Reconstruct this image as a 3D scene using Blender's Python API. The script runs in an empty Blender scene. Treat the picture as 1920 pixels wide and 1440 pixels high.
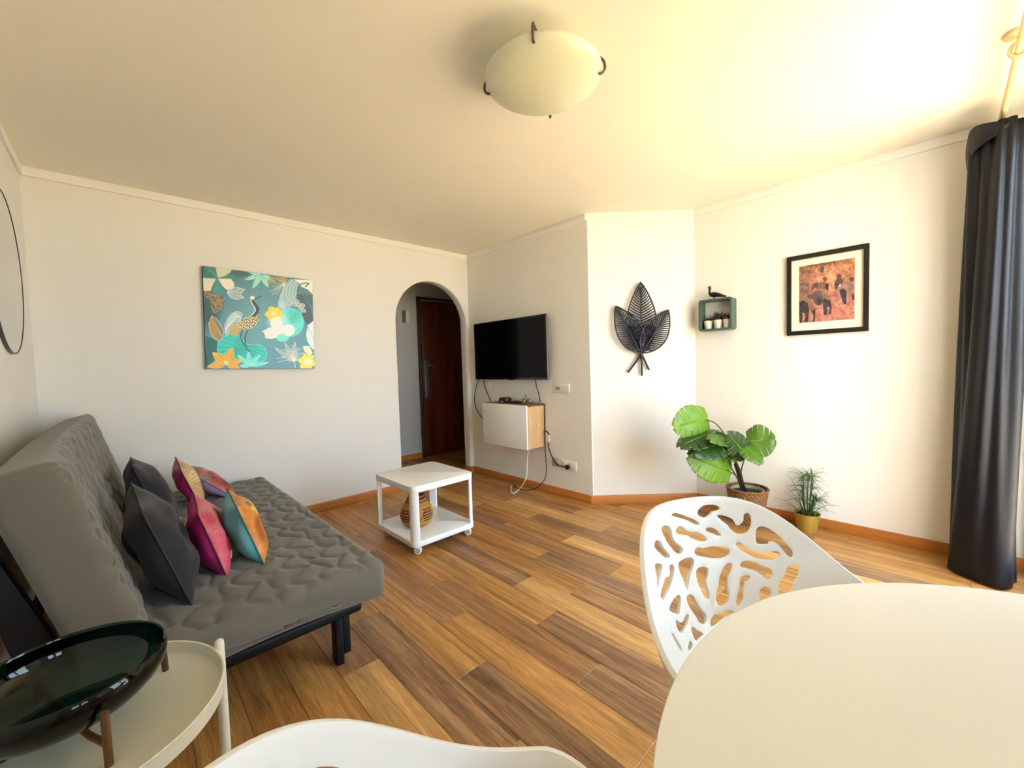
import bpy, bmesh, math, random
import numpy as np
from mathutils import Vector, Matrix, geometry

# ---------------------------------------------------------------- camera, sky, sun, exposure
SC = bpy.context.scene
COL = SC.collection
R_ = random.Random(7)
F_PX = 768.82
CAM_Z = 1.234
C_RIGHT = Vector((0.72465864, -0.68843489, -0.03045101))
C_UP = Vector((0.0534792, 0.01212748, 0.99849532))
C_FWD = Vector((0.68702972, 0.72519675, -0.04560523))
cd = bpy.data.cameras.new('camera')
cam = bpy.data.objects.new('camera', cd)
COL.objects.link(cam)
cd.sensor_fit = 'HORIZONTAL'
cd.sensor_width = 36.0
cd.lens = F_PX / 1920.0 * 36.0
cd.clip_start = 0.02
cam.matrix_world = Matrix(((C_RIGHT.x, C_UP.x, -C_FWD.x, 0),
                           (C_RIGHT.y, C_UP.y, -C_FWD.y, 0),
                           (C_RIGHT.z, C_UP.z, -C_FWD.z, CAM_Z),
                           (0, 0, 0, 1)))
SC.camera = cam

world = bpy.data.worlds.new('world')
SC.world = world
world.use_nodes = True
bg = world.node_tree.nodes['Background']
bg.inputs['Color'].default_value = (0.62, 0.81, 1.0, 1)      # hazy bright sky
bg.inputs['Strength'].default_value = 8.0

sd = bpy.data.lights.new('sun', 'SUN')
sd.energy = 21.0
sd.angle = 0.01
sd.color = (1.0, 0.93, 0.80)
sun = bpy.data.objects.new('sun', sd)
COL.objects.link(sun)
sun.rotation_euler = Vector((0.55, -0.07, 0.83)).to_track_quat('Z', 'Y').to_euler()


def portal(name, loc, direction, sx, sy):
    a = bpy.data.lights.new(name, 'AREA')
    a.shape = 'RECTANGLE'
    a.size = sx
    a.size_y = sy
    a.cycles.is_portal = True
    o = bpy.data.objects.new(name, a)
    o.location = loc
    o.rotation_euler = Vector(direction).to_track_quat('-Z', 'Z').to_euler()
    COL.objects.link(o)


# world light enters through these openings (sampling portals, they emit nothing)
portal('window_portal', (2.525, -0.545, 1.21), (0, 1, 0), 1.95, 2.42)
portal('window_portal', (0.65, -1.605, 1.55), (0, 1, 0), 1.0, 1.0)

vs = SC.view_settings
SC.display_settings.display_device = 'sRGB'
vs.view_transform = 'Standard'
vs.look = 'None'
vs.exposure = 0.68
vs.gamma = 1.0
vs.use_curve_mapping = False
SC.cycles.max_bounces = 12
SC.cycles.diffuse_bounces = 7
SC.cycles.glossy_bounces = 4
SC.cycles.transparent_max_bounces = 12
SC.cycles.caustics_reflective = False
SC.cycles.caustics_refractive = False
SC.cycles.sample_clamp_indirect = 6.0


# ---------------------------------------------------------------- helpers
def lin(c):
    def f(v):
        v = v / 255.0
        return v / 12.92 if v <= 0.04045 else ((v + 0.055) / 1.055) ** 2.4
    return (f(c[0]), f(c[1]), f(c[2]))


def ray(px, py):
    return C_FWD + C_RIGHT * ((px - 960) / F_PX) + C_UP * ((720 - py) / F_PX)


def at(px, py, X=None, Y=None, Z=None):
    """point of the place seen through photo pixel (px, py) on the plane X=, Y= or Z="""
    d = ray(px, py)
    if X is not None:
        t = X / d.x
    elif Y is not None:
        t = Y / d.y
    else:
        t = (Z - CAM_Z) / d.z
    return Vector((0, 0, CAM_Z)) + d * t


def new_mat(name):
    m = bpy.data.materials.new(name)
    m.use_nodes = True
    nt = m.node_tree
    b = nt.nodes['Principled BSDF']
    return m, nt, b


def set_in(b, k, v):
    if k in b.inputs:
        b.inputs[k].default_value = v


def pmat(name, rgb, rough=0.5, metal=0.0, spec=0.5, coat=0.0, sheen=0.0, bump=None, vary=None, emit=None):
    """plain principled; bump=(scale, strength, distance); vary=(scale, amount)"""
    m, nt, b = new_mat(name)
    c = lin(rgb)
    b.inputs['Base Color'].default_value = (*c, 1)
    b.inputs['Roughness'].default_value = rough
    b.inputs['Metallic'].default_value = metal
    set_in(b, 'Specular IOR Level', spec)
    set_in(b, 'Coat Weight', coat)
    set_in(b, 'Sheen Weight', sheen)
    tc = None
    if bump or vary:
        tc = nt.nodes.new('ShaderNodeTexCoord')
    if bump:
        n = nt.nodes.new('ShaderNodeTexNoise')
        n.inputs['Scale'].default_value = bump[0]
        n.inputs['Detail'].default_value = 3
        nt.links.new(tc.outputs['Object'], n.inputs['Vector'])
        bp = nt.nodes.new('ShaderNodeBump')
        bp.inputs['Strength'].default_value = bump[1]
        bp.inputs['Distance'].default_value = bump[2]
        nt.links.new(n.outputs['Fac'], bp.inputs['Height'])
        nt.links.new(bp.outputs['Normal'], b.inputs['Normal'])
    if vary:
        n = nt.nodes.new('ShaderNodeTexNoise')
        n.inputs['Scale'].default_value = vary[0]
        n.inputs['Detail'].default_value = 4
        nt.links.new(tc.outputs['Object'], n.inputs['Vector'])
        mx = nt.nodes.new('ShaderNodeMix')
        mx.data_type = 'RGBA'
        k = vary[1]
        mx.inputs[6].default_value = (c[0] * (1 - k), c[1] * (1 - k), c[2] * (1 - k), 1)
        mx.inputs[7].default_value = (min(1, c[0] * (1 + k)), min(1, c[1] * (1 + k)), min(1, c[2] * (1 + k)), 1)
        nt.links.new(n.outputs['Fac'], mx.inputs[0])
        nt.links.new(mx.outputs[2], b.inputs['Base Color'])
    return m


def wood_mat(name, ca, cb, axis='Y', scale=6.0, rough=0.45, cc=None, stretch=14.0, coat=0.0, rand=True, fine=0.35):
    m, nt, b = new_mat(name)
    tc = nt.nodes.new('ShaderNodeTexCoord')
    mp = nt.nodes.new('ShaderNodeMapping')
    s = [scale] * 3
    s['XYZ'.index(axis)] = scale / stretch
    mp.inputs['Scale'].default_value = s
    nt.links.new(tc.outputs['Object'], mp.inputs['Vector'])
    if rand:
        oi = nt.nodes.new('ShaderNodeObjectInfo')
        ml = nt.nodes.new('ShaderNodeMath')
        ml.operation = 'MULTIPLY'
        ml.inputs[1].default_value = 57.0
        nt.links.new(oi.outputs['Random'], ml.inputs[0])
        cx = nt.nodes.new('ShaderNodeCombineXYZ')
        for i in range(3):
            nt.links.new(ml.outputs[0], cx.inputs[i])
        nt.links.new(cx.outputs[0], mp.inputs['Location'])
    n1 = nt.nodes.new('ShaderNodeTexNoise')
    n1.inputs['Scale'].default_value = 1.0
    n1.inputs['Detail'].default_value = 6
    n1.inputs['Roughness'].default_value = 0.62
    n1.inputs['Distortion'].default_value = 0.7
    nt.links.new(mp.outputs[0], n1.inputs['Vector'])
    r = nt.nodes.new('ShaderNodeValToRGB')
    r.color_ramp.elements[0].position = 0.33
    r.color_ramp.elements[0].color = (*lin(ca), 1)
    r.color_ramp.elements[1].position = 0.68
    r.color_ramp.elements[1].color = (*lin(cb), 1)
    if cc:
        e = r.color_ramp.elements.new(0.5)
        e.color = (*lin(cc), 1)
    nt.links.new(n1.outputs['Fac'], r.inputs['Fac'])
    n2 = nt.nodes.new('ShaderNodeTexNoise')
    n2.inputs['Scale'].default_value = 9.0
    n2.inputs['Detail'].default_value = 3
    nt.links.new(mp.outputs[0], n2.inputs['Vector'])
    mr = nt.nodes.new('ShaderNodeMapRange')
    mr.inputs['From Min'].default_value = 0.3
    mr.inputs['From Max'].default_value = 0.7
    mr.inputs['To Min'].default_value = 1.0 - fine
    mr.inputs['To Max'].default_value = 1.0 + fine * 0.5
    nt.links.new(n2.outputs['Fac'], mr.inputs['Value'])
    mx = nt.nodes.new('ShaderNodeMix')
    mx.data_type = 'RGBA'
    mx.blend_type = 'MULTIPLY'
    mx.inputs[0].default_value = 1.0
    nt.links.new(r.outputs['Color'], mx.inputs[6])
    nt.links.new(mr.outputs[0], mx.inputs[7])
    n3 = nt.nodes.new('ShaderNodeTexNoise')
    n3.inputs['Scale'].default_value = 0.33
    n3.inputs['Detail'].default_value = 2
    nt.links.new(mp.outputs[0], n3.inputs['Vector'])
    mr3 = nt.nodes.new('ShaderNodeMapRange')
    mr3.inputs['From Min'].default_value = 0.3
    mr3.inputs['From Max'].default_value = 0.7
    mr3.inputs['To Min'].default_value = 1.0 - fine * 0.7
    mr3.inputs['To Max'].default_value = 1.0 + fine * 0.6
    nt.links.new(n3.outputs['Fac'], mr3.inputs['Value'])
    mx3 = nt.nodes.new('ShaderNodeMix')
    mx3.data_type = 'RGBA'
    mx3.blend_type = 'MULTIPLY'
    mx3.inputs[0].default_value = 1.0
    nt.links.new(mx.outputs[2], mx3.inputs[6])
    nt.links.new(mr3.outputs[0], mx3.inputs[7])
    nt.links.new(mx3.outputs[2], b.inputs['Base Color'])
    bp = nt.nodes.new('ShaderNodeBump')
    bp.inputs['Strength'].default_value = 0.12
    bp.inputs['Distance'].default_value = 0.002
    nt.links.new(n2.outputs['Fac'], bp.inputs['Height'])
    nt.links.new(bp.outputs['Normal'], b.inputs['Normal'])
    b.inputs['Roughness'].default_value = rough
    set_in(b, 'Coat Weight', coat)
    set_in(b, 'Specular IOR Level', 0.4)
    return m


def attr_mat(name, rough=0.5, attr='print', sheen=0.0, spec=0.5, trans=0.0):
    m, nt, b = new_mat(name)
    a = nt.nodes.new('ShaderNodeAttribute')
    a.attribute_name = attr
    nt.links.new(a.outputs['Color'], b.inputs['Base Color'])
    b.inputs['Roughness'].default_value = rough
    set_in(b, 'Sheen Weight', sheen)
    set_in(b, 'Specular IOR Level', spec)
    return m


def glass_mat(name, tint=(1, 1, 1), refl=0.04):
    """thin pane: see-through with a weak mirror reflection"""
    m = bpy.data.materials.new(name)
    m.use_nodes = True
    nt = m.node_tree
    nt.nodes.clear()
    out = nt.nodes.new('ShaderNodeOutputMaterial')
    tr = nt.nodes.new('ShaderNodeBsdfTransparent')
    tr.inputs['Color'].default_value = (*tint, 1)
    gl = nt.nodes.new('ShaderNodeBsdfGlossy')
    gl.inputs['Roughness'].default_value = 0.02
    lw = nt.nodes.new('ShaderNodeLayerWeight')             # Schlick reflection, the same from both sides of the pane
    lw.inputs['Blend'].default_value = 0.5
    pw = nt.nodes.new('ShaderNodeMath')
    pw.operation = 'POWER'
    pw.inputs[1].default_value = 5.0
    nt.links.new(lw.outputs['Facing'], pw.inputs[0])
    fr = nt.nodes.new('ShaderNodeMath')
    fr.operation = 'MULTIPLY_ADD'
    fr.inputs[1].default_value = 1.0 - refl
    fr.inputs[2].default_value = refl
    nt.links.new(pw.outputs[0], fr.inputs[0])
    mx = nt.nodes.new('ShaderNodeMixShader')
    nt.links.new(fr.outputs[0], mx.inputs[0])
    nt.links.new(tr.outputs[0], mx.inputs[1])
    nt.links.new(gl.outputs[0], mx.inputs[2])
    nt.links.new(mx.outputs[0], out.inputs['Surface'])
    return m


def link(name, me, mat=None, parent=None, smooth=False, sharp=None):
    if smooth:
        for p in me.polygons:
            p.use_smooth = True
        if sharp is not None:
            me.set_sharp_from_angle(angle=math.radians(sharp))
    o = bpy.data.objects.new(name, me)
    COL.objects.link(o)
    if mat is not None:
        me.materials.append(mat)
    if parent is not None:
        o.parent = parent
    return o


def mesh(name, verts, faces, mat=None, parent=None, smooth=False, sharp=None):
    me = bpy.data.meshes.new(name)
    me.from_pydata([tuple(v) for v in verts], [], [tuple(f) for f in faces])
    me.validate()
    me.update()
    return link(name, me, mat, parent, smooth, sharp)


def bm_obj(name, bm, mat=None, parent=None, smooth=False, sharp=None):
    me = bpy.data.meshes.new(name)
    bmesh.ops.recalc_face_normals(bm, faces=bm.faces)
    bm.to_mesh(me)
    bm.free()
    return link(name, me, mat, parent, smooth, sharp)


def tag(o, label, cat, group=None, kind=None):
    o['label'] = label
    o['category'] = cat
    if group:
        o['group'] = group
    if kind:
        o['kind'] = kind
    return o


def struct(o):
    o['kind'] = 'structure'
    return o


def thing(name, label, cat, loc=(0, 0, 0), rotz=0.0, group=None):
    o = bpy.data.objects.new(name, None)
    o.empty_display_size = 0.05
    COL.objects.link(o)
    o.location = loc
    o.rotation_euler = (0, 0, rotz)
    return tag(o, label, cat, group)


def add_box(bm, x0, x1, y0, y1, z0, z1, bevel=0.0, seg=2, mtx=None):
    g = bmesh.ops.create_cube(bm, size=1.0)
    vs_ = g['verts']
    for v in vs_:
        v.co = Vector(((x0 + x1) / 2 + v.co.x * (x1 - x0), (y0 + y1) / 2 + v.co.y * (y1 - y0),
                       (z0 + z1) / 2 + v.co.z * (z1 - z0)))
    if bevel > 0:
        es = list({e for v in vs_ for e in v.link_edges})
        r = bmesh.ops.bevel(bm, geom=es, offset=bevel, segments=seg, affect='EDGES', profile=0.5)
        vs_ = list({v for f in r['faces'] for v in f.verts} | {v for v in vs_ if v.is_valid})
    if mtx is not None:
        for v in vs_:
            v.co = mtx @ v.co
    return vs_


def box(name, x0, x1, y0, y1, z0, z1, mat=None, parent=None, bevel=0.0, seg=2):
    bm = bmesh.new()
    add_box(bm, x0, x1, y0, y1, z0, z1, bevel, seg)
    return bm_obj(name, bm, mat, parent, smooth=bevel > 0, sharp=35 if bevel > 0 else None)


def smooth_path(pts, n=8):
    """Catmull-Rom through the points"""
    P = [Vector(p) for p in pts]
    if len(P) < 3:
        return P
    Q = [P[0] * 2 - P[1]] + P + [P[-1] * 2 - P[-2]]
    out = []
    for i in range(1, len(Q) - 2):
        a, b, c, d = Q[i - 1], Q[i], Q[i + 1], Q[i + 2]
        for k in range(n):
            t = k / n
            out.append(0.5 * ((2 * b) + (c - a) * t + (2 * a - 5 * b + 4 * c - d) * t * t + (3 * b - a - 3 * c + d) * t ** 3))
    out.append(P[-1])
    return out


def tube_geo(pts, rad, seg=8, cap=True):
    P = [Vector(p) for p in pts]
    rs = rad if isinstance(rad, (list, tuple)) else [rad] * len(P)
    V, Fc = [], []
    t0 = (P[1] - P[0]).normalized()
    up = Vector((0, 0, 1)) if abs(t0.z) < 0.9 else Vector((1, 0, 0))
    nrm = (up - t0 * up.dot(t0)).normalized()
    for i, p in enumerate(P):
        if i == 0:
            t = P[1] - P[0]
        elif i == len(P) - 1:
            t = P[-1] - P[-2]
        else:
            t = P[i + 1] - P[i - 1]
        t = t.normalized()
        nrm = (nrm - t * nrm.dot(t))
        nrm = nrm.normalized() if nrm.length > 1e-6 else Vector((1, 0, 0))
        bn = t.cross(nrm)
        for k in range(seg):
            a = 2 * math.pi * k / seg
            V.append(p + (nrm * math.cos(a) + bn * math.sin(a)) * rs[i])
    for i in range(len(P) - 1):
        for k in range(seg):
            a = i * seg + k
            b = i * seg + (k + 1) % seg
            Fc.append((a, b, b + seg, a + seg))
    if cap:
        Fc.append(tuple(range(seg - 1, -1, -1)))
        Fc.append(tuple(range((len(P) - 1) * seg, len(P) * seg)))
    return V, Fc


def tube(name, pts, rad, mat=None, parent=None, seg=8):
    V, Fc = tube_geo(pts, rad, seg)
    return mesh(name, V, Fc, mat, parent, True, 50)


def join_geo(parts):
    V, Fc = [], []
    for v, f in parts:
        o = len(V)
        V += list(v)
        Fc += [tuple(i + o for i in q) for q in f]
    return V, Fc


def lathe_geo(prof, seg=32, close=False, cx=0.0, cy=0.0, cz=0.0):
    V, Fc = [], []
    n = len(prof)
    for k in range(seg):
        a = 2 * math.pi * k / seg
        for r, z in prof:
            V.append(Vector((cx + r * math.cos(a), cy + r * math.sin(a), cz + z)))
    for k in range(seg):
        k2 = (k + 1) % seg
        for i in range(n - 1 + (1 if close else 0)):
            j = (i + 1) % n
            Fc.append((k * n + i, k2 * n + i, k2 * n + j, k * n + j))
    return V, Fc


def lathe(name, prof, mat=None, parent=None, seg=32, sharp=40, c=(0, 0, 0)):
    V, Fc = lathe_geo(prof, seg, False, *c)
    me = bpy.data.meshes.new(name)
    bm = bmesh.new()
    bv = [bm.verts.new(v) for v in V]
    for f in Fc:
        try:
            bm.faces.new([bv[i] for i in f])
        except ValueError:
            pass
    bmesh.ops.remove_doubles(bm, verts=bm.verts, dist=1e-5)
    return bm_obj(name, bm, mat, parent, True, sharp)


def prism(name, pts2, z0, z1, mat=None, parent=None, bevel=0.0, axis='Z', sharp=35):
    """polygon pts2 pushed from z0 to z1; axis Z: (x,y), X: (y,z), Y: (x,z)"""
    bm = bmesh.new()

    def co(p, h):
        if axis == 'Z':
            return (p[0], p[1], h)
        if axis == 'X':
            return (h, p[0], p[1])
        return (p[0], h, p[1])
    a = [bm.verts.new(co(p, z0)) for p in pts2]
    b = [bm.verts.new(co(p, z1)) for p in pts2]
    n = len(pts2)
    f0 = bm.faces.new(a[::-1])
    f1 = bm.faces.new(b)
    for i in range(n):
        bm.faces.new((a[i], a[(i + 1) % n], b[(i + 1) % n], b[i]))
    bmesh.ops.recalc_face_normals(bm, faces=bm.faces)
    if bevel > 0:
        es = list({e for f in (f0, f1) for e in f.edges})
        bmesh.ops.bevel(bm, geom=es, offset=bevel, segments=2, affect='EDGES', profile=0.5)
    return bm_obj(name, bm, mat, parent, True, sharp)


def rrect(x0, x1, y0, y1, r, n=6):
    out = []
    for cx, cy, a0 in ((x1 - r, y1 - r, 0), (x0 + r, y1 - r, 90), (x0 + r, y0 + r, 180), (x1 - r, y0 + r, 270)):
        for k in range(n + 1):
            a = math.radians(a0 + 90 * k / n)
            out.append((cx + r * math.cos(a), cy + r * math.sin(a)))
    return out


def rbox_geo(a, b, c, r, na, nb, nc):
    """rounded box with half sizes a, b, c centred at the origin, gridded faces, welded"""
    idx = {}
    V, Fc = [], []

    def vert(p):
        k = (round(p[0], 5), round(p[1], 5), round(p[2], 5))
        if k not in idx:
            idx[k] = len(V)
            q = np.array(p)
            ib = np.array([a - r, b - r, c - r])
            cl = np.clip(q, -ib, ib)
            d = q - cl
            L = np.linalg.norm(d)
            V.append(cl + d / L * r if L > 1e-9 else q)
        return idx[k]

    def face(f, nu, nv):
        g = [[vert(f(i / nu, j / nv)) for j in range(nv + 1)] for i in range(nu + 1)]
        for i in range(nu):
            for j in range(nv):
                Fc.append((g[i][j], g[i + 1][j], g[i + 1][j + 1], g[i][j + 1]))
    s = lambda t, h: -h + 2 * h * t
    face(lambda u, v: (s(u, a), s(v, b), c), na, nb)
    face(lambda u, v: (s(v, a), s(u, b), -c), nb, na)
    face(lambda u, v: (s(u, a), -b, s(v, c)), na, nc)
    face(lambda u, v: (s(v, a), b, s(u, c)), nc, na)
    face(lambda u, v: (-a, s(v, b), s(u, c)), nc, nb)
    face(lambda u, v: (a, s(u, b), s(v, c)), nb, nc)
    return np.array(V), Fc


def in_poly(X, Y, pts):
    c = np.zeros(X.shape, bool)
    n = len(pts)
    j = n - 1
    for i in range(n):
        xi, yi = pts[i]
        xj, yj = pts[j]
        if yi != yj:
            c ^= ((yi > Y) != (yj > Y)) & (X < (xj - xi) * (Y - yi) / (yj - yi) + xi)
        j = i
    return c


class Canvas:
    """paints flat print (pictures, cloth prints) as colours on a fine vertex grid"""

    def __init__(self, quad, nx, ny, seed=1):
        self.nx, self.ny = nx, ny
        u, v = np.meshgrid(np.linspace(0, 1, nx + 1), np.linspace(0, 1, ny + 1))      # v=0 top
        src = [(0, 0), (1, 0), (1, 1), (0, 1)]
        A, B = [], []
        for (s, t), (x, y) in zip(src, quad):
            A.append([s, t, 1, 0, 0, 0, -s * x, -t * x]); B.append(x)
            A.append([0, 0, 0, s, t, 1, -s * y, -t * y]); B.append(y)
        h = np.append(np.linalg.solve(np.array(A, float), np.array(B, float)), 1)
        w = h[6] * u + h[7] * v + 1
        self.X = (h[0] * u + h[1] * v + h[2]) / w
        self.Y = (h[3] * u + h[4] * v + h[5]) / w
        self.C = np.zeros(u.shape + (3,))
        self.rng = np.random.RandomState(seed)

    def fill(self, c):
        self.C[:] = c

    def put(self, m, c, a=1.0):
        m = np.clip(m, 0, 1)[..., None] * a
        self.C = self.C * (1 - m) + np.array(c, float) * m

    def poly(self, pts, c, a=1.0):
        self.put(in_poly(self.X, self.Y, pts).astype(float), c, a)

    def ell(self, cx, cy, rx, ry, c, a=1.0, rot=0.0, soft=0.0):
        ca, sa = math.cos(math.radians(rot)), math.sin(math.radians(rot))
        x = (self.X - cx) * ca + (self.Y - cy) * sa
        y = -(self.X - cx) * sa + (self.Y - cy) * ca
        d = np.sqrt((x / rx) ** 2 + (y / ry) ** 2)
        m = (d < 1).astype(float) if soft <= 0 else np.clip((1 - d) / soft, 0, 1)
        self.put(m, c, a)

    def line(self, pts, w, c, a=1.0):
        D = np.full(self.X.shape, 1e9)
        for (x0, y0), (x1, y1) in zip(pts[:-1], pts[1:]):
            dx, dy = x1 - x0, y1 - y0
            t = np.clip(((self.X - x0) * dx + (self.Y - y0) * dy) / (dx * dx + dy * dy + 1e-9), 0, 1)
            D = np.minimum(D, np.hypot(self.X - x0 - t * dx, self.Y - y0 - t * dy))
        self.put(np.clip(w / 2 + 1.5 - D, 0, 1), c, a)

    def petal(self, p0, p1, w, c, a=1.0, vein=None):
        dx, dy = p1[0] - p0[0], p1[1] - p0[1]
        L = math.hypot(dx, dy)
        s = ((self.X - p0[0]) * dx + (self.Y - p0[1]) * dy) / L
        q = (-(self.X - p0[0]) * dy + (self.Y - p0[1]) * dx) / L
        t = np.clip(s / L, 0, 1)
        half = w / 2 * np.sin(np.pi * t ** 0.8) ** 0.8
        m = (np.abs(q) < half) & (s > 0) & (s < L)
        self.put(m.astype(float), c, a)
        if vein is not None:
            e = m & (np.abs(q) > half - 5)
            self.put(e.astype(float), vein, 0.8)
            self.put((m & (np.abs(q) < 3)).astype(float), vein, 0.7)
            self.put((m & (np.mod(q + s * 0.25, 24) < 5)).astype(float), vein, 0.35)

    def speck(self, mask, c, dens, a=1.0):
        r = self.rng.rand(*self.X.shape)
        self.put(mask * (r < dens), c, a)

    def noise(self, cell, amp):
        """blocky smooth noise over the grid, added to all channels"""
        ny, nx = self.X.shape
        gy, gx = int(ny / cell) + 3, int(nx / cell) + 3
        g = self.rng.rand(gy, gx)
        yy, xx = np.mgrid[0:ny, 0:nx] / float(cell)
        y0, x0 = yy.astype(int), xx.astype(int)
        fy, fx = yy - y0, xx - x0
        n = (g[y0, x0] * (1 - fx) + g[y0, x0 + 1] * fx) * (1 - fy) + (g[y0 + 1, x0] * (1 - fx) + g[y0 + 1, x0 + 1] * fx) * fy
        return (n - 0.5) * 2 * amp

    def linear(self):
        c = np.clip(self.C, 0, 255) / 255.0
        return np.where(c <= 0.04045, c / 12.92, ((c + 0.055) / 1.055) ** 2.4)


def print_mesh(name, cv, pos, mat, parent=None, smooth=True):
    """pos(u, v) -> 3 arrays, on the canvas grid (v=0 is the top)"""
    nx, ny = cv.nx, cv.ny
    u, v = np.meshgrid(np.linspace(0, 1, nx + 1), np.linspace(0, 1, ny + 1))
    P = np.stack(pos(u, v), -1).reshape(-1, 3)
    i = np.arange((nx + 1) * (ny + 1)).reshape(ny + 1, nx + 1)
    Fc = np.stack([i[1:, :-1], i[1:, 1:], i[:-1, 1:], i[:-1, :-1]], -1).reshape(-1, 4)
    me = bpy.data.meshes.new(name)
    me.from_pydata(P.tolist(), [], Fc.tolist())
    me.update()
    at_ = me.color_attributes.new('print', 'FLOAT_COLOR', 'POINT')
    col = np.ones((len(P), 4), np.float32)
    col[:, :3] = cv.linear().reshape(-1, 3)
    at_.data.foreach_set('color', col.ravel())
    return link(name, me, mat, parent, smooth)

# ---------------------------------------------------------------- materials of the room
XL, YA, XT, YT, XR, YR, H, YW = -0.38, 3.771, 2.919, 2.117, 3.576, 1.474, 2.5, -0.34
M = {}
M['wall'] = pmat('wall_paint', (236, 234, 229), 0.85, spec=0.2, bump=(150.0, 0.22, 0.004))
M['ceiling'] = pmat('ceiling_paint', (238, 234, 224), 0.9, spec=0.2, bump=(120.0, 0.12, 0.003))
M['trim'] = pmat('white_trim_paint', (238, 236, 230), 0.7, spec=0.3)
M['base'] = wood_mat('baseboard_beech', (176, 104, 42), (205, 132, 62), 'X', 9, 0.4, stretch=9, fine=0.15)
M['base_y'] = wood_mat('baseboard_beech_across', (176, 104, 42), (205, 132, 62), 'Y', 9, 0.4, stretch=9, fine=0.15)
M['plank'] = [
    wood_mat('plank_light', (172, 124, 69), (218, 172, 109), 'Y', 30, 0.36, (197, 149, 88), stretch=20, fine=0.26),
    wood_mat('plank_honey', (149, 103, 55), (206, 153, 90), 'Y', 28, 0.36, (181, 130, 71), stretch=20, fine=0.28),
    wood_mat('plank_orange', (141, 94, 50), (200, 145, 82), 'Y', 26, 0.36, (172, 120, 63), stretch=18, fine=0.28),
    wood_mat('plank_brown', (126, 86, 52), (189, 141, 90), 'Y', 32, 0.38, (158, 111, 67), stretch=22, fine=0.32),
    wood_mat('plank_dark', (111, 80, 55), (183, 141, 99), 'Y', 34, 0.4, (145, 105, 69), stretch=22, fine=0.36)]
M['subfloor'] = pmat('floor_joint', (70, 46, 26), 0.8, vary=(8, 0.2))
M['white'] = pmat('white_lacquer', (240, 240, 238), 0.32, spec=0.45)
M['white_plastic'] = pmat('white_plastic', (236, 234, 228), 0.38)
M['cream_metal'] = pmat('cream_powder_coat', (226, 222, 204), 0.42)
M['black_metal'] = pmat('black_metal', (9, 9, 10), 0.5, spec=0.3)
M['black_plastic'] = pmat('black_plastic', (14, 14, 15), 0.35)
M['chrome'] = pmat('chrome', (190, 190, 190), 0.16, metal=1.0)
M['steel'] = pmat('brushed_steel', (150, 146, 140), 0.35, metal=1.0)
M['iron'] = pmat('dark_nickel', (112, 102, 92), 0.35, metal=1.0)
M['pane'] = glass_mat('window_glass')
M['terrace'] = pmat('terrace_tiles', (226, 196, 150), 0.8, vary=(1.5, 0.06))


# ---------------------------------------------------------------- the setting
def wall(name, x0, x1, y0, y1, z0=0.0, z1=H, mat='wall'):
    return struct(box(name, x0, x1, y0, y1, z0, z1, M[mat]))


arch = [(XL - 0.12, 0), (2.0, 0)]
AC, AR, AS = 2.436, 0.436, 1.714
for k in range(33):
    a = math.pi - math.pi * k / 32
    arch.append((AC + AR * math.cos(a), AS + AR * math.sin(a)))
arch += [(2.872, 0), (XT + 0.12, 0), (XT + 0.12, H), (XL - 0.12, H)]
struct(prism('wall_back', arch, YA, YA + 0.1, M['wall'], None, 0.004, 'Y'))
wall('wall_left', XL - 0.12, XL, -1.6, YA)
wall('wall_television', XT, XT + 0.12, YT - 0.02, YA)
# angled wall
ax, ay = XR - XT, YR - YT
al = math.hypot(ax, ay)
adir = Vector((ax / al, ay / al, 0))
anrm = Vector((ay / al, -ax / al, 0))                       # into the room
struct(prism('wall_angled', [(XT, YT), (XR, YR), (XR + 0.12, YR + 0.02), (XT + 0.12, YT + 0.06)], 0, H, M['wall']))
wall('wall_right', XR, XR + 0.12, YW, YR + 0.01)
# window wall with the balcony door opening, and the dining nook behind the camera
OX0, OX1, OZ1 = 1.55, 3.50, 2.42
bm = bmesh.new()
for b_ in ((1.42, OX0, 0, H), (OX1, XR + 0.12, 0, H), (OX0, OX1, OZ1, H)):
    add_box(bm, b_[0], b_[1], YW - 0.2, YW, b_[2], b_[3])
struct(bm_obj('wall_window', bm, M['wall']))
wall('wall_nook_side', 1.42, 1.54, -1.6, YW - 0.2)
bm = bmesh.new()
for b_ in ((XL - 0.12, 0.15, 0, H), (1.15, 1.54, 0, H), (0.15, 1.15, 0, 1.05), (0.15, 1.15, 2.05, H)):
    add_box(bm, b_[0], b_[1], -1.6, -1.4, b_[2], b_[3])
struct(bm_obj('wall_nook_back', bm, M['wall']))
# hall behind the arch
M['hall'] = pmat('shaded_hall_paint', (196, 194, 190), 0.85, spec=0.2, bump=(150.0, 0.22, 0.004))  # wall paint made greyer: the hall's dimness is put into the colour
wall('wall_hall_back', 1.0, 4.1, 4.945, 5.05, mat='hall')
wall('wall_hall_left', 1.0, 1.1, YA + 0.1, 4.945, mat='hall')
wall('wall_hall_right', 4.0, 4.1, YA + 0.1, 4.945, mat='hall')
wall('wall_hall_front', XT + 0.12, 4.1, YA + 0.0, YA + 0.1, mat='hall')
bm = bmesh.new()
for b_ in ((-0.6, 4.1, YW - 0.2, 5.05), (-0.6, 1.54, -1.6, YW - 0.2)):
    add_box(bm, b_[0], b_[1], b_[2], b_[3], H, H + 0.12)
struct(bm_obj('ceiling', bm, M['ceiling']))
bm = bmesh.new()
for b_ in ((-0.6, 4.1, YW - 0.2, 5.05), (-0.6, 1.54, -1.6, YW - 0.2)):
    add_box(bm, b_[0], b_[1], b_[2], b_[3], -0.1, -0.007)
floor = struct(bm_obj('floor', bm, M['subfloor']))
struct(box('ground', -14, 18, -22, YW - 0.2, -0.2, -0.1, M['terrace']))

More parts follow.
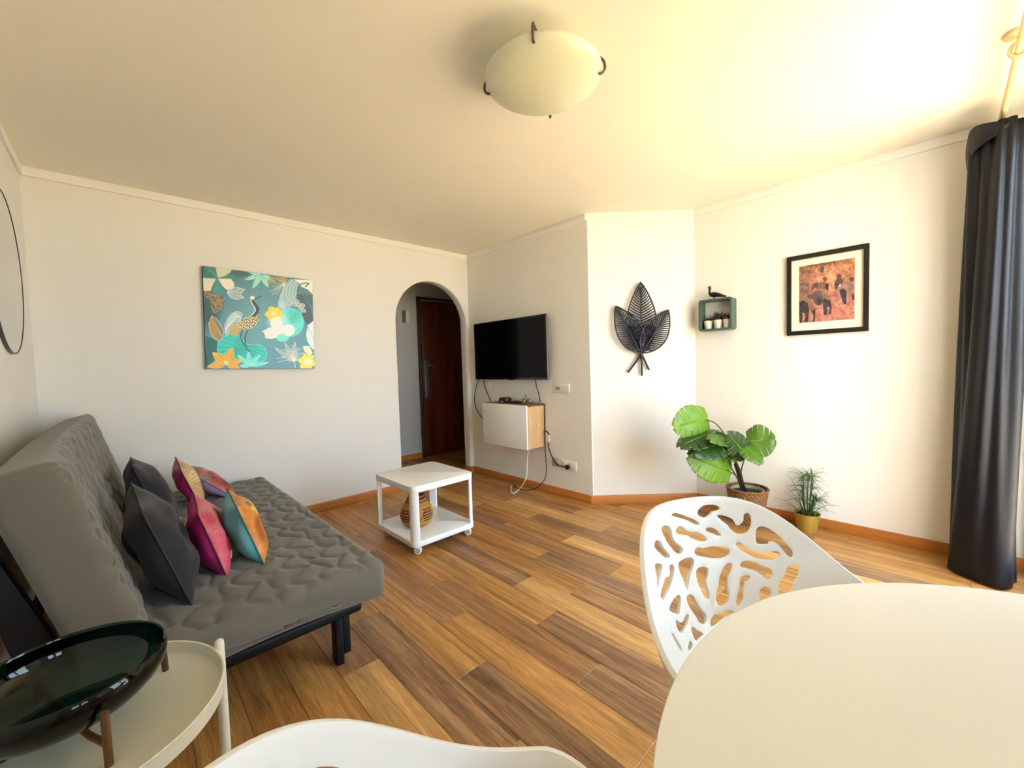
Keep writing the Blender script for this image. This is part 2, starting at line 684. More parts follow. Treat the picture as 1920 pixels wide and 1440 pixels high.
# planks: rows along Y, one object each, children of the floor
PW = 0.157
joints = {-1: 1.97, -2: 1.65, -3: 1.35, 0: 1.31, 1: 1.65, 2: 1.98, 3: 1.32, 4: 1.645, 5: 1.366, 6: 1.78, 7: 1.33,
          8: 1.82, 9: 2.29, 10: 1.71, 11: 2.1, 12: 1.5, 13: 1.9}
tones = {(-1, 0): 4, (-1, 1): 2, (-2, 0): 0, (-2, 1): 3, (-3, 0): 3, (-3, 1): 1, (0, 0): 4, (0, 1): 1, (1, 0): 1, (1, 1): 3,
         (2, 0): 3, (2, 1): 2, (3, 0): 4, (3, 1): 1, (4, 0): 0, (4, 1): 4, (5, 0): 3, (5, 1): 2, (6, 0): 4, (6, 1): 2,
         (7, 0): 1, (7, 1): 3, (8, 0): 0, (8, 1): 2, (9, 0): 3, (9, 1): 1, (10, 0): 3, (10, 1): 0, (11, 0): 1, (11, 1): 3}
mesh_cache = {}


def plank(x0, x1, y0, y1, tone):
    if y1 - y0 < 0.03 or x1 - x0 < 0.02:
        return
    ok = False
    for qx in (x0, x1):
        for qy in (y0, y1, (y0 + y1) / 2):
            d = Vector((qx, qy, -CAM_Z))
            w = d.dot(C_FWD)
            if w > -2.0:
                ok = True
    if not ok:
        return
    key = (round(x1 - x0, 4), round(y1 - y0, 4), tone)
    g = 0.0004
    if key not in mesh_cache:
        o = box('plank', -(x1 - x0) / 2 + g, (x1 - x0) / 2 - g, -(y1 - y0) / 2 + g, (y1 - y0) / 2 - g, -0.007, 0.0,
                M['plank'][tone], floor, 0.0012, 1)
        mesh_cache[key] = o.data
    else:
        o = bpy.data.objects.new('plank', mesh_cache[key])
        COL.objects.link(o)
        o.parent = floor
    o.location = ((x0 + x1) / 2, (y0 + y1) / 2, 0)


rt = random.Random(11)
for k in range(-9, 21):
    x0 = 0.888 + PW * k
    x1 = x0 + PW
    xa, xb = max(x0, XL), x1
    jy = joints.get(k, 1.0 + rt.random())
    for s_ in range(-3, 5):
        y0, y1 = jy + (s_ - 1) * 1.02, jy + s_ * 1.02
        tn = tones.get((k, s_), rt.choice((0, 1, 1, 2, 2, 3, 4)))
        if x0 < 3.7:
            lim = YA if x0 < 2.0 else 4.95
            plank(xa, min(xb, 4.0), max(y0, -1.4 if x1 < 1.42 else YW), min(y1, lim), tn)
        else:
            plank(x0, min(x1, 4.0), max(y0, YA + 0.1), min(y1, 4.95), tn)

# baseboards and cornices
BH, BT = 0.0745, 0.014


def run(name, p0, p1, n, z0, z1, th, mat, parent=None):
    p0, p1, n = Vector(p0), Vector(p1), Vector(n)
    q = [p0, p1, p1 + n * th, p0 + n * th]
    return struct(prism(name, [(v.x, v.y) for v in q], z0, z1, mat, parent, 0.002))


t_ = math.tan(math.radians(22.5)) * BT
run('baseboard_back', (XL, YA, 0), (2.0, YA, 0), (0, -1, 0), 0, BH, BT, M['base'])
run('baseboard_back_corner', (2.872, YA, 0), (XT, YA, 0), (0, -1, 0), 0, BH, BT, M['base'])
run('baseboard_jamb', (2.872, YA, 0), (2.872, YA + 0.1, 0), (-1, 0, 0), 0, BH, 0.006, M['base_y'])
run('baseboard_television', (XT, YA - BT, 0), (XT, YT - t_, 0), (-1, 0, 0), 0, BH, BT, M['base_y'])
am = pmat('baseboard_beech_plain', (198, 124, 56), 0.4, vary=(14, 0.1))
a0 = Vector((XT, YT, 0))
a1 = Vector((XR, YR, 0))
run('baseboard_angled', a0, a1 - adir * 0.006, anrm, 0, BH, BT, am)
run('baseboard_right', (XR, YR - 0.006, 0), (XR, YW, 0), (-1, 0, 0), 0, BH, BT, M['base_y'])
run('baseboard_left', (XL, YA - BT, 0), (XL, -1.4, 0), (1, 0, 0), 0, BH, BT, M['base_y'])
run('baseboard_hall', (1.1, 4.945, 0), (2.93, 4.945, 0), (0, -1, 0), 0, BH, BT, M['base'])
CH, CT = 0.056, 0.014
for i, (nm, p, q, n) in enumerate((('back', (XL, YA, 0), (XT, YA, 0), (0, -1, 0)), ('television', (XT, YA - CT, 0), (XT, YT - t_, 0), (-1, 0, 0)),
                    ('angled', a0, a1 - adir * 0.006, anrm), ('right', (XR, YR - 0.006, 0), (XR, YW, 0), (-1, 0, 0)),
                    ('left', (XL, YA - CT, 0), (XL, -1.4, 0), (1, 0, 0)))):
    run('trim_%d' % (i + 1), p, q, n, H - CH, H, CT, M['trim'])


# windows
def window(n, x0, x1, z0, z1, y, depth, sashes, bars):
    """white frame in an opening of a wall facing +Y; bars = horizontal glazing bars per sash"""
    w = bpy.data.objects.new('window_%d' % n, None)
    COL.objects.link(w)
    struct(w)
    w.location = ((x0 + x1) / 2, y, z0)
    hw, hh = (x1 - x0) / 2, z1 - z0
    fw = 0.06

    def frame_mesh(name, a, b, c, d, t, dep, parent):
        bm_ = bmesh.new()
        for q in ((a, a + t, c, d), (b - t, b, c, d), (a + t, b - t, c, c + t), (a + t, b - t, d - t, d)):
            add_box(bm_, q[0], q[1], -dep / 2, dep / 2, q[2], q[3])
        return bm_obj(name, bm_, M['white'], parent)
    frame_mesh('frame', -hw, hw, 0, hh, fw, depth, w)
    sw = (2 * hw - 2 * fw) / sashes
    for i in range(sashes):
        a = -hw + fw + i * sw + 0.002
        b = a + sw - 0.004
        s = frame_mesh('sash', a, b, fw + 0.002, hh - fw - 0.002, 0.055, depth * 0.7, w)
        box('pane', a + 0.05, b - 0.05, -0.003, 0.003, fw + 0.05, hh - fw - 0.05, M['pane'], s)
        for k in range(bars):
            z = fw + (hh - 2 * fw) * (k + 1) / (bars + 1)
            box('glazing_bar', a + 0.055, b - 0.055, -0.014, 0.014, z - 0.012, z + 0.012, M['white'], s)
        hx = b - 0.028 if i == 0 else a + 0.028
        tube('window_handle', [(hx, depth * 0.35 + 0.001, hh * 0.47), (hx, depth * 0.35 + 0.035, hh * 0.47), (hx, depth * 0.35 + 0.04, hh * 0.47 - 0.11)], 0.009, M['steel'], s)
    return w


window(1, OX0 + 0.003, OX1 - 0.003, 0.0, OZ1 - 0.003, YW - 0.13, 0.07, 2, 1)
window(2, 0.153, 1.147, 1.053, 2.047, -1.51, 0.07, 2, 1)

# hall door: wood leaf standing in the far hall wall
M['door'] = wood_mat('door_veneer', (74, 30, 10), (120, 54, 20), 'Z', 7, 0.35, (98, 42, 15), fine=0.2, rand=False)
M['door_edge'] = pmat('dark_door_frame', (58, 44, 24), 0.5)
d1 = bpy.data.objects.new('door_1', None)
COL.objects.link(d1)
struct(d1)
d1.location = (2.975, 4.90, 0)
box('door_panel', 0, 0.86, 0.0, 0.04, 0.008, 2.15, M['door'], d1, 0.003)
box('door_jamb', -0.04, -0.004, -0.004, 0.042, 0.0, 2.17, M['door_edge'], d1, 0.002)
box('door_jamb', 0.864, 0.90, -0.004, 0.042, 0.0, 2.17, M['door_edge'], d1, 0.002)
box('door_head', -0.04, 0.90, -0.004, 0.042, 2.172, 2.20, M['door_edge'], d1, 0.002)
pl = prism('handle_plate', rrect(0.025, 0.105, 0.82, 1.34, 0.012), -0.006, 0.0005, M['steel'], d1, 0.001, 'Y')
tube('lever', [(0.062, -0.005, 1.265), (0.062, -0.045, 1.265), (0.075, -0.052, 1.265), (0.165, -0.05, 1.262)], 0.009, M['steel'], pl)
lathe('keyhole', [(0.0, 0.0), (0.010, 0.0), (0.010, 0.002), (0, 0.002)], M['black_plastic'], pl, 12).location = (0.062, -0.008, 1.12)

ic = thing('door_intercom', 'small cream wall intercom handset beside the hall door', 'intercom', (2.765, 4.945, 1.84))
box('cradle', -0.045, 0.05, -0.03, 0.0, 0, 0.155, M['cream_metal'], ic, 0.006)
box('handset', -0.05, -0.018, -0.058, -0.0305, -0.004, 0.16, pmat('intercom_brown', (120, 100, 62), 0.5), ic, 0.008)

# ---------------------------------------------------------------- sofa bed along the left wall
M['quilt'] = pmat('grey_quilt_cloth', (106, 101, 90), 0.95, spec=0.15, sheen=0.25, bump=(380.0, 0.35, 0.002))


def scales(x, y, w=0.155, h=0.082, R=0.088):
    """wavy quilting: distance to the edge of the top-most overlapping scallop"""
    x = x + 0.014 * np.sin(y * 31.0) + 0.01 * np.sin(y * 13.0 + x * 23.0)
    y = y + 0.016 * np.sin(x * 27.0 + 1.0) + 0.010 * np.sin(x * 61.0)
    best = np.full(x.shape, 1.0)
    done = np.zeros(x.shape, bool)
    row0 = np.floor(x / h).astype(int)
    for k in (2, 1, 0, -1, -2):
        row = row0 + k
        off = np.where(row % 2 == 0, 0.0, 0.5) * w
        col = np.round((y - off) / w)
        d = np.hypot(x - row * h, y - (col * w + off))
        d = np.where(x < row * h - 1.0, 9, d)
        hit = (d < R) & ~done
        best = np.where(hit, np.minimum(best, R - d), best)
        near = (~done) & (d >= R)
        best = np.where(near, np.minimum(best, np.abs(d - R)), best)
        done |= hit
    return best


def quilt_depth(x, y, amp=0.007):
    d = scales(x, y)
    return -amp * np.exp(-(d / 0.011) ** 2) + amp * 0.4 * np.clip(d / 0.04, 0, 1)


sofa = thing('sofa_bed', 'grey quilted sofa bed with black metal frame along the left wall', 'sofa', (0.2, 2.65, 0))
# seat mattress (local: x -0.24..0.57, y -1.03..1.04)
V, Fc = rbox_geo(0.405, 1.035, 0.082, 0.045, 116, 250, 12)
top = V[:, 2] > 0.03
nz = np.clip((V[:, 2] - 0.04) / 0.04, 0, 1)
V[:, 2] += quilt_depth(V[:, 0], V[:, 1]) * nz
V[:, 2] += nz * 0.010 * np.sin(V[:, 1] * 5 + 1) * np.sin(V[:, 0] * 7)
sd_ = np.clip((0.02 - np.abs(V[:, 2])) / 0.05 + 0.6, 0, 1)
V[:, 1] += np.where(V[:, 1] < -1.0, 0.007 * np.sin(V[:, 0] * 16) * sd_, 0)
V[:, 2] += np.where(V[:, 2] < -0.03, 0.022 * np.sin(V[:, 0] * 4.2 + 1.6) * (V[:, 1] < -0.9), 0)
V += np.array([0.165, 0.0, 0.347])
mt = mesh('seat_mattress', V, Fc, M['quilt'], sofa, True)
V, Fc = tube_geo([(-0.20, -1.005, 0.415), (0.53, -1.005, 0.415)], 0.0035, 6)
mesh('piping', V, Fc, M['quilt'], mt, True)
V, Fc = tube_geo([(0.54, -0.995, 0.415), (0.54, 1.0, 0.415)], 0.0035, 6)
mesh('piping', V, Fc, M['quilt'], mt, True)
# back mattress, leaning
V, Fc = rbox_geo(0.30, 1.035, 0.074, 0.036, 88, 250, 12)      # x = up along the back, z = thickness
nz = np.clip((V[:, 2] - 0.035) / 0.036, 0, 1)
V[:, 2] += quilt_depth(V[:, 0] + 3.0, V[:, 1]) * nz
V[:, 2] += 0.012 * np.sin(V[:, 1] * 4.0) * nz
V[:, 1] += np.where(V[:, 1] < -1.0, 0.010 * np.cos(V[:, 0] * 4.5), 0)
V[:, 0] += np.where(V[:, 0] > 0.2, 0.016 * np.cos(V[:, 1] * 1.4), 0)
tl = math.radians(15.5)
up = np.array([-math.sin(tl), 0, math.cos(tl)])
fr = np.array([math.cos(tl), 0, math.sin(tl)])
Vw = V[:, [0]] * up + V[:, [2]] * fr + V[:, [1]] * np.array([0, 1, 0])
Vw += np.array([-0.335, 0.0, 0.71])
bk = mesh('back_mattress', Vw, [f[::-1] for f in Fc], M['quilt'], sofa, True)
for s in (-1,):
    pts = [tuple(np.array([-0.335, 0, 0.71]) + up * q + fr * 0.0705 + np.array([0, s * 0.995, 0])) for q in (-0.25, -0.1, 0.1, 0.25)]
    V, Fc = tube_geo(pts, 0.0035, 6)
    mesh('piping', V, Fc, M['quilt'], bk, True)
# frame
def rail(name, x0, x1, y0, y1, z0, z1, b=0.012):
    return box(name, x0, x1, y0, y1, z0, z1, M['black_metal'], sofa, b, 3)


rail('side_rail', -0.42, 0.485, -0.965, -0.925, 0.215, 0.262, 0.014)
rail('side_rail', -0.42, 0.485, 0.925, 0.965, 0.215, 0.262, 0.014)
rail('front_rail', 0.44, 0.48, -0.92, 0.92, 0.218, 0.258)
rail('rear_rail', -0.42, -0.38, -0.92, 0.92, 0.218, 0.258)
for k in range(9):
    y = -0.84 + k * 0.21
    rail('slat', -0.375, 0.435, y - 0.03, y + 0.03, 0.236, 0.25, 0.003)
for s in (-1, 1):
    rail('leg', 0.385, 0.415, s * 0.94 - 0.03 + 0.045 * (s < 0), s * 0.94 + 0.03 + 0.045 * (s < 0), 0.0, 0.214, 0.004)
    rail('leg', 0.418, 0.45, s * 0.94 - 0.03 + 0.06 * (s < 0), s * 0.94 + 0.03 + 0.06 * (s < 0), 0.028, 0.214, 0.004)
    rail('leg', -0.40, -0.365, s * 0.94 - 0.03 + 0.045 * (s < 0), s * 0.94 + 0.03 + 0.045 * (s < 0), 0.0, 0.214, 0.004)
# black end frames that carry the back
for s in (-1, 1):
    y0 = s * 0.95
    q = [(-0.535, 0.86), (-0.49, 0.86), (-0.36, 0.47), (-0.30, 0.262), (-0.42, 0.262), (-0.43, 0.40)]
    prism('back_support', q, y0 - 0.02, y0 + 0.02, M['black_metal'], sofa, 0.006, 'Y')
rail('back_rail', -0.555, -0.525, -0.925, 0.925, 0.80, 0.86)
rail('back_rail', -0.47, -0.44, -0.925, 0.925, 0.42, 0.47)


# ---------------------------------------------------------------- cushions
def pillow_pos(size, thick, side, sag=0.0, seed=0, wrk=0.045):
    def pos(u, v):
        x = (u - 0.5) * 2
        y = (0.5 - v) * 2
        e = np.clip((1 - np.abs(x) ** 2.6), 0, 1) ** 0.62 * np.clip((1 - np.abs(y) ** 2.6), 0, 1) ** 0.62
        pinch = 1 - 0.09 * (1 - x ** 2 * y ** 2) * (np.abs(x) ** 4 * (1 - y ** 2) + np.abs(y) ** 4 * (1 - x ** 2))
        r2 = np.random.RandomState(seed)
        wr = 0
        for _ in range(7):
            a, b, p = r2.uniform(-7, 7), r2.uniform(-7, 7), r2.uniform(0, 6.3)
            wr = wr + np.sin(a * x + b * y + p)
        z = thick / 2 * e * (1 + wrk * wr) + 0.0015
        xs = x * size / 2 * pinch
        ys = y * size / 2 * pinch - sag * (1 - y) * 0.0
        return (xs if side > 0 else -xs, ys, z * side)
    return pos


def cushion(name, label, group, center, normal, roll, size, thick, front, back, seed, mat_front=None):
    """front/back: Canvas painters or materials; local +Z is the front normal, +Y up"""
    c = thing(name, label, 'cushion', center, 0.0, group)
    n = Vector(normal).normalized()
    upv = Vector((0, 0, 1))
    x = upv.cross(n).normalized()
    y = n.cross(x)
    m = Matrix((x, y, n)).transposed().to_4x4() @ Matrix.Rotation(math.radians(roll), 4, 'Z')
    c.rotation_euler = m.to_euler()
    for side, pr, nm in ((1, front, 'front_cover'), (-1, back, 'back_cover')):
        cv = pr[0]
        print_mesh(nm, cv, pillow_pos(size, thick, side, seed=seed + side, wrk=0.06 if size > 0.35 else 0.05), pr[1], c)
    # seam cord around the edge
    ps = []
    for k in range(81):
        a = 2 * math.pi * k / 80
        cx, sx = math.cos(a), math.sin(a)
        s = 1 / max(abs(cx), abs(sx))
        xx, yy = cx * s, sx * s
        pinch = 1 - 0.09 * (1 - xx ** 2 * yy ** 2) * (abs(xx) ** 4 * (1 - yy ** 2) + abs(yy) ** 4 * (1 - xx ** 2))
        ps.append((xx * size / 2 * pinch, yy * size / 2 * pinch, 0))
    V, Fc = tube_geo(ps, 0.0032, 6, False)
    mesh('seam', V, Fc, back[2], c, True)
    return c


UQ = [(0, 0), (100, 0), (100, 100), (0, 100)]
UP = [(0, 0), (185, 0), (185, 100), (0, 100)]          # the picture sits on the near half of a printed cover


def plain(col, amp=5, n=40, seed=1):
    cv = Canvas(UQ, n, n, seed)
    cv.fill(col)
    cv.C += cv.noise(6, amp)[..., None]
    return cv


satin = attr_mat('satin_print', 0.42)
velvet = attr_mat('grey_velvet', 0.8, sheen=0.12, spec=0.2)
seam_dark = pmat('seam_charcoal', (40, 40, 44), 0.8)
seam_plum = pmat('seam_plum', (92, 24, 48), 0.7)
seam_teal = pmat('seam_teal', (60, 110, 116), 0.7)
seam_lilac = pmat('seam_lilac', (112, 92, 130), 0.7)
VEL = (40, 39, 43)
cushion('velvet_cushion', 'large charcoal velvet cushion nearest to the glass bowl', 'charcoal velvet cushions', (0.068, 2.00, 0.620), (0.95, 0.03, 0.29), 3, 0.40, 0.145,
        (plain(VEL, 4, 48, 3), velvet), (plain(VEL, 4, 48, 4), velvet, seam_dark), 11)
cushion('velvet_cushion', 'charcoal velvet cushion behind the nearer charcoal one, against the sofa back', 'charcoal velvet cushions', (0.072, 2.66, 0.628), (0.95, 0.02, 0.30), -4, 0.43, 0.15,
        (plain(VEL, 4, 48, 5), velvet), (plain(VEL, 4, 48, 6), velvet, seam_dark), 17)

# pink print with a seated figure
cv = Canvas(UP, 120, 120, 5)
cv.fill((206, 88, 108))
cv.ell(52, 20, 70, 24, (184, 128, 112), 0.9, soft=0.6)
cv.ell(20, 12, 30, 14, (190, 60, 70), 0.8, soft=0.5)
cv.poly([(30, 30), (80, 24), (96, 60), (60, 52), (34, 50)], (232, 168, 176))
cv.poly([(30, 66), (66, 62), (84, 84), (76, 100), (30, 100)], (30, 14, 22))
cv.ell(40, 34, 10, 11, (84, 26, 30))
cv.poly([(22, 66), (28, 48), (40, 44), (54, 48), (62, 66), (44, 70)], (160, 36, 44))
cv.poly([(56, 72), (98, 66), (99, 98), (66, 99)], (206, 42, 30))
cv.ell(74, 44, 11, 18, (140, 30, 46), 0.95)
cv.ell(86, 26, 9, 12, (100, 34, 46), 0.95)
cv.ell(40, 78, 9, 6, (226, 170, 120))
cv.ell(84, 94, 13, 6, (236, 160, 110))
for k in range(7):
    cv.line([(5, 4 + k * 4), (40, 8 + k * 4.5), (95, 4 + k * 5)], 0.2, (170, 60, 80), 0.5)
cv.C += cv.noise(4, 10)[..., None]
cushion('print_cushion', 'pink satin cushion printed with a red-clad seated figure, magenta back', 'printed satin cushions', (0.228, 2.10, 0.568), (0.96, -0.07, 0.27), 4, 0.305, 0.115,
        (cv, satin), (plain((186, 40, 116), 12, 30, 8), satin, seam_plum), 23)
# turquoise with orange front
cv = Canvas(UP, 100, 100, 6)
cv.fill((206, 126, 52))
cv.ell(60, 22, 46, 16, (236, 190, 70), 0.95, soft=0.5)
cv.ell(30, 52, 26, 34, (150, 78, 26), 0.8, soft=0.7)
cv.ell(60, 14, 26, 6, (110, 60, 20), 0.8, soft=0.4)
cv.ell(74, 64, 22, 30, (216, 140, 70), 0.8, soft=0.7)
cv.ell(60, 94, 44, 12, (228, 186, 140), 0.9, soft=0.5)
cv.C += cv.noise(5, 16)[..., None]
cushion('print_cushion', 'turquoise satin cushion with a golden orange printed front', 'printed satin cushions', (0.357, 2.12, 0.562), (0.95, -0.06, 0.30), 3, 0.29, 0.12,
        (cv, satin), (plain((104, 184, 190), 10, 30, 9), satin, seam_teal), 29)
# magenta and gold
cv = Canvas(UP, 90, 90, 7)
cv.fill((206, 164, 112))
cv.ell(36, 26, 50, 24, (232, 204, 148), 0.9, soft=0.6)
cv.ell(70, 62, 26, 26, (176, 104, 66), 0.8, soft=0.6)
cv.ell(64, 90, 40, 14, (196, 60, 50), 0.9, soft=0.5)
for k in range(6):
    cv.line([(10, 10 + k * 6), (50, 6 + k * 9), (90, 20 + k * 10)], 0.4, (150, 110, 76), 0.5)
cv.C += cv.noise(4, 14)[..., None]
cushion('print_cushion', 'magenta satin cushion with a golden beige front near the back wall', 'printed satin cushions', (0.262, 3.22, 0.562), (0.95, -0.04, 0.32), 8, 0.29, 0.11,
        (cv, satin), (plain((170, 26, 96), 12, 30, 10), satin, seam_plum), 31)
# lilac with red and black print
cv = Canvas(UP, 100, 100, 8)
cv.fill((168, 100, 88))
cv.ell(50, 52, 60, 44, (170, 52, 40), 0.95, soft=0.4)
cv.ell(44, 62, 22, 22, (48, 18, 20), 0.9, soft=0.3)
cv.ell(62, 40, 18, 14, (206, 92, 50), 0.9, soft=0.4)
cv.line([(20, 20), (40, 44), (30, 64)], 2.5, (26, 16, 18))
cv.line([(50, 18), (62, 44), (84, 50)], 2.5, (30, 16, 18))
cv.poly([(84, 10), (100, 10), (100, 90), (92, 90)], (226, 216, 216))
cv.ell(14, 14, 16, 10, (118, 112, 124), 0.9)
cv.C += cv.noise(4, 14)[..., None]
cushion('print_cushion', 'lilac satin cushion with a red and black print leaning farthest from the sofa back', 'printed satin cushions', (0.395, 3.32, 0.520), (0.70, -0.05, 0.71), 10, 0.275, 0.11,
        (cv, satin), (plain((166, 142, 184), 10, 30, 12), satin, seam_lilac), 37)

# ---------------------------------------------------------------- things on the back wall
# round mirror on the left wall
mi = thing('round_mirror', 'round frameless-looking mirror with a thin dark rim above the sofa', 'mirror', (XL, 3.06, 1.745))
ring = []
Vm, Fm = lathe_geo([(0.0, 0.012), (0.378, 0.012), (0.381, 0.010), (0.381, 0.0), (0.0, 0.0)], 64)
rot_x = lambda V: [Vector((v.z, v.y, v.x)) for v in V]
mesh('mirror_glass', rot_x(Vm), [f[::-1] for f in Fm], pmat('mirror_silver', (214, 216, 214), 0.02, metal=1.0), mi, True, 30)
Vm, Fm = lathe_geo([(0.3812, 0.0), (0.3845, 0.0), (0.3845, 0.014), (0.3812, 0.014)], 64, True)
mesh('rim', rot_x(Vm), [f[::-1] for f in Fm], pmat('mirror_rim', (96, 88, 84), 0.4, metal=0.6), mi, True, 30)

# painting on cloth
PW0, PW1, PZ0, PZ1 = 0.447, 1.205, 1.266, 2.022
pt = thing('crane_painting', 'square teal cloth picture of a crane among lotus leaves and flowers', 'painting', ((PW0 + PW1) / 2, YA, PZ0))
pt.rotation_euler = (0, math.radians(1.3), 0)
hw, hh = (PW1 - PW0) / 2, PZ1 - PZ0
box('stretcher', -hw, hw, -0.034, -0.001, 0, hh, pmat('painting_edge', (46, 60, 62), 0.7), pt, 0.004)
cv = Canvas([(-18, 57), (1391, 252), (1397, 1383), (10, 1372)], 330, 320, 3)
X, Y = cv.X, cv.Y
g = np.clip((Y - 150) / 1000, 0, 1)[..., None]
cv.C = np.array([84, 122, 132.0]) * (1 - g) + np.array([88, 152, 172.0]) * g
r_ = np.exp(-(((X - 700) / 420) ** 2 + ((Y - 700) / 480) ** 2))[..., None]
cv.C = cv.C * (1 - 0.5 * r_) + np.array([126, 188, 200.0]) * 0.5 * r_
sc_ = scales(X / 400.0, Y / 400.0, 0.13, 0.07, 0.075)
cv.C *= (1 + 0.10 * np.clip(1 - sc_ / 0.02, 0, 1) - 0.04)[..., None]
cv.ell(60, 620, 190, 340, (52, 78, 84), 0.85, 12, 0.6)
cv.ell(430, 160, 240, 60, (70, 96, 100), 0.8, 0, 0.6)
cv.poly([(0, 70), (130, 85), (165, 210), (60, 210), (-20, 205), (-20, 55)], (52, 124, 114))
for k in range(6):
    cv.line([(160, 205), (0 + 22 * k, 75)], 3, (120, 170, 150), 0.5)
cv.poly([(150, 85), (365, 100), (330, 150), (270, 190), (175, 215), (160, 150)], (205, 208, 178))
cv.poly([(-20, 215), (150, 225), (110, 300), (80, 380), (-20, 385)], (214, 214, 188))
cv.poly([(175, 225), (340, 225), (385, 290), (375, 340), (300, 375), (240, 330)], (228, 226, 206))
cv.poly([(150, 230), (210, 300), (245, 390), (210, 440), (140, 430), (100, 390), (140, 330)], (70, 150, 138))
cv.poly([(210, 215), (330, 165), (400, 185), (470, 275), (400, 240), (330, 215)], (62, 136, 124))
bp_ = [(-20, 380), (100, 400), (240, 470), (230, 580), (190, 640), (110, 675), (90, 600), (60, 480), (-20, 440)]
cv.poly(bp_, (112, 100, 72))
mk = in_poly(X, Y, bp_)
cv.speck(mk, (224, 206, 150), 0.28)
cv.speck(mk, (60, 50, 34), 0.2)
wf = [(290, 400), (380, 335), (470, 350), (515, 365), (470, 410), (455, 430), (500, 470), (420, 490), (330, 470)]
cv.poly(wf, (168, 190, 192), 0.75)
cv.line(wf + [wf[0]], 5, (235, 240, 238))
for e in ((470, 360), (460, 400), (490, 465), (400, 485), (360, 350)):
    cv.line([(290, 400), e], 3, (235, 240, 238), 0.8)
for e, w in (((500, 245), 60), ((610, 360), 72), ((825, 350), 72), ((920, 270), 60), ((560, 135), 60)):
    cv.petal((735, 175), e, w, (170, 232, 212), 1, (90, 170, 160))
cv.ell(870, 250, 55, 62, (166, 146, 84), 0.6, 0, 0.4)
for k in range(4):
    cv.line([(850 + 10 * math.cos(a / 3 + k), 250 + 14 * k * math.sin(a / 3)) for a in range(12)], 3, (206, 172, 80), 0.8)
for e in ((910, 210), (940, 195), (970, 190), (1000, 185), (1030, 190), (1060, 205), (925, 235)):
    cv.line([(1045, 295), e], 7, (206, 178, 74), 0.9)
for e in ((835, 395), (880, 330), (860, 440), (920, 430), (970, 440), (900, 375), (900, 280), (1010, 470), (1060, 480)):
    cv.line([(1030, 290), e], 3.5, (232, 236, 228), 0.85)
pl_ = [(960, 470), (1010, 330), (1110, 230), (1220, 290), (1190, 400), (1160, 520), (1100, 600), (1000, 620), (935, 570)]
cv.poly(pl_, (176, 206, 210), 0.75)
mk = in_poly(X, Y, pl_)
for k in range(26):
    x0 = 950 + k * 10.5
    cv.put(mk * (np.abs(np.mod(X * 0.9 + Y * 0.55 + 18 * np.sin(Y / 40.0), 38) - 19) < 3), (240, 244, 240), 0.06)
cv.speck(mk, (90, 112, 116), 0.08, 0.8)
cv.poly([(1200, 420), (1395, 440), (1395, 780), (1310, 820), (1240, 700), (1290, 620), (1190, 500)], (66, 92, 102))
for k in range(4):
    cv.line([(1230 + 40 * k, 360 + 12 * k), (1300 + 40 * k, 500 + 10 * k), (1390, 640 + 60 * k)], 16, (108, 138, 150), 0.5)
cv.poly([(1140, 235), (1395, 252), (1390, 430), (1330, 370), (1240, 330), (1225, 290)], (236, 240, 228))
cv.line([(1190, 390), (1215, 310), (1290, 285), (1350, 290), (1300, 330)], 12, (80, 112, 108))
cv.line([(1160, 530), (1230, 640), (1240, 680)], 8, (190, 200, 196))
for c_ in ((1200, 560), (1240, 600), (1270, 640), (1190, 520), (1260, 570), (1150, 560)):
    cv.ell(c_[0], c_[1], 34, 22, (206, 214, 212), 0.9, 35)
    cv.ell(c_[0], c_[1], 22, 12, (100, 126, 130), 0.6, 35)
# lotus leaf right with white blossom
cv.ell(1090, 790, 182, 188, (96, 220, 222))
cv.ell(1150, 720, 110, 120, (48, 190, 172), 0.9, 30, 0.8)
for k in range(16):
    a = -1.6 + k * 0.2
    cv.line([(1080 + 60 * math.cos(a), 780 + 60 * math.sin(a)), (1085 + 165 * math.cos(a), 785 + 170 * math.sin(a))], 4, (150, 236, 230), 0.6)
cv.ell(940, 780, 180, 150, (200, 238, 244), 0.8, 0, 0.7)
cv.ell(990, 590, 60, 130, (190, 226, 232), 0.7, 0, 0.7)
cv.ell(990, 980, 85, 58, (124, 226, 216))
for p1, w in (((830, 585), 110), ((765, 685), 100), ((830, 775), 100), ((1012, 690), 110), ((955, 600), 100)):
    cv.petal((885, 680), p1, w, (250, 212, 74))
cv.ell(880, 680, 46, 40, (255, 240, 190), 0.9, 0, 0.8)
for q in ((915, 800, 80, 90), (850, 925, 100, 78), (1070, 890, 88, 80), (960, 880, 70, 70)):
    cv.ell(*q, (250, 252, 252), 1.0, 0, 0.15)
cv.poly([(725, 902), (800, 870), (900, 880), (860, 1000), (760, 990), (790, 940)], (250, 252, 252))
cv.poly([(1395, 770), (1320, 830), (1295, 950), (1310, 1030), (1350, 1110), (1395, 1150)], (222, 238, 240))
cv.line([(1320, 850), (1395, 1010)], 4, (150, 180, 190))
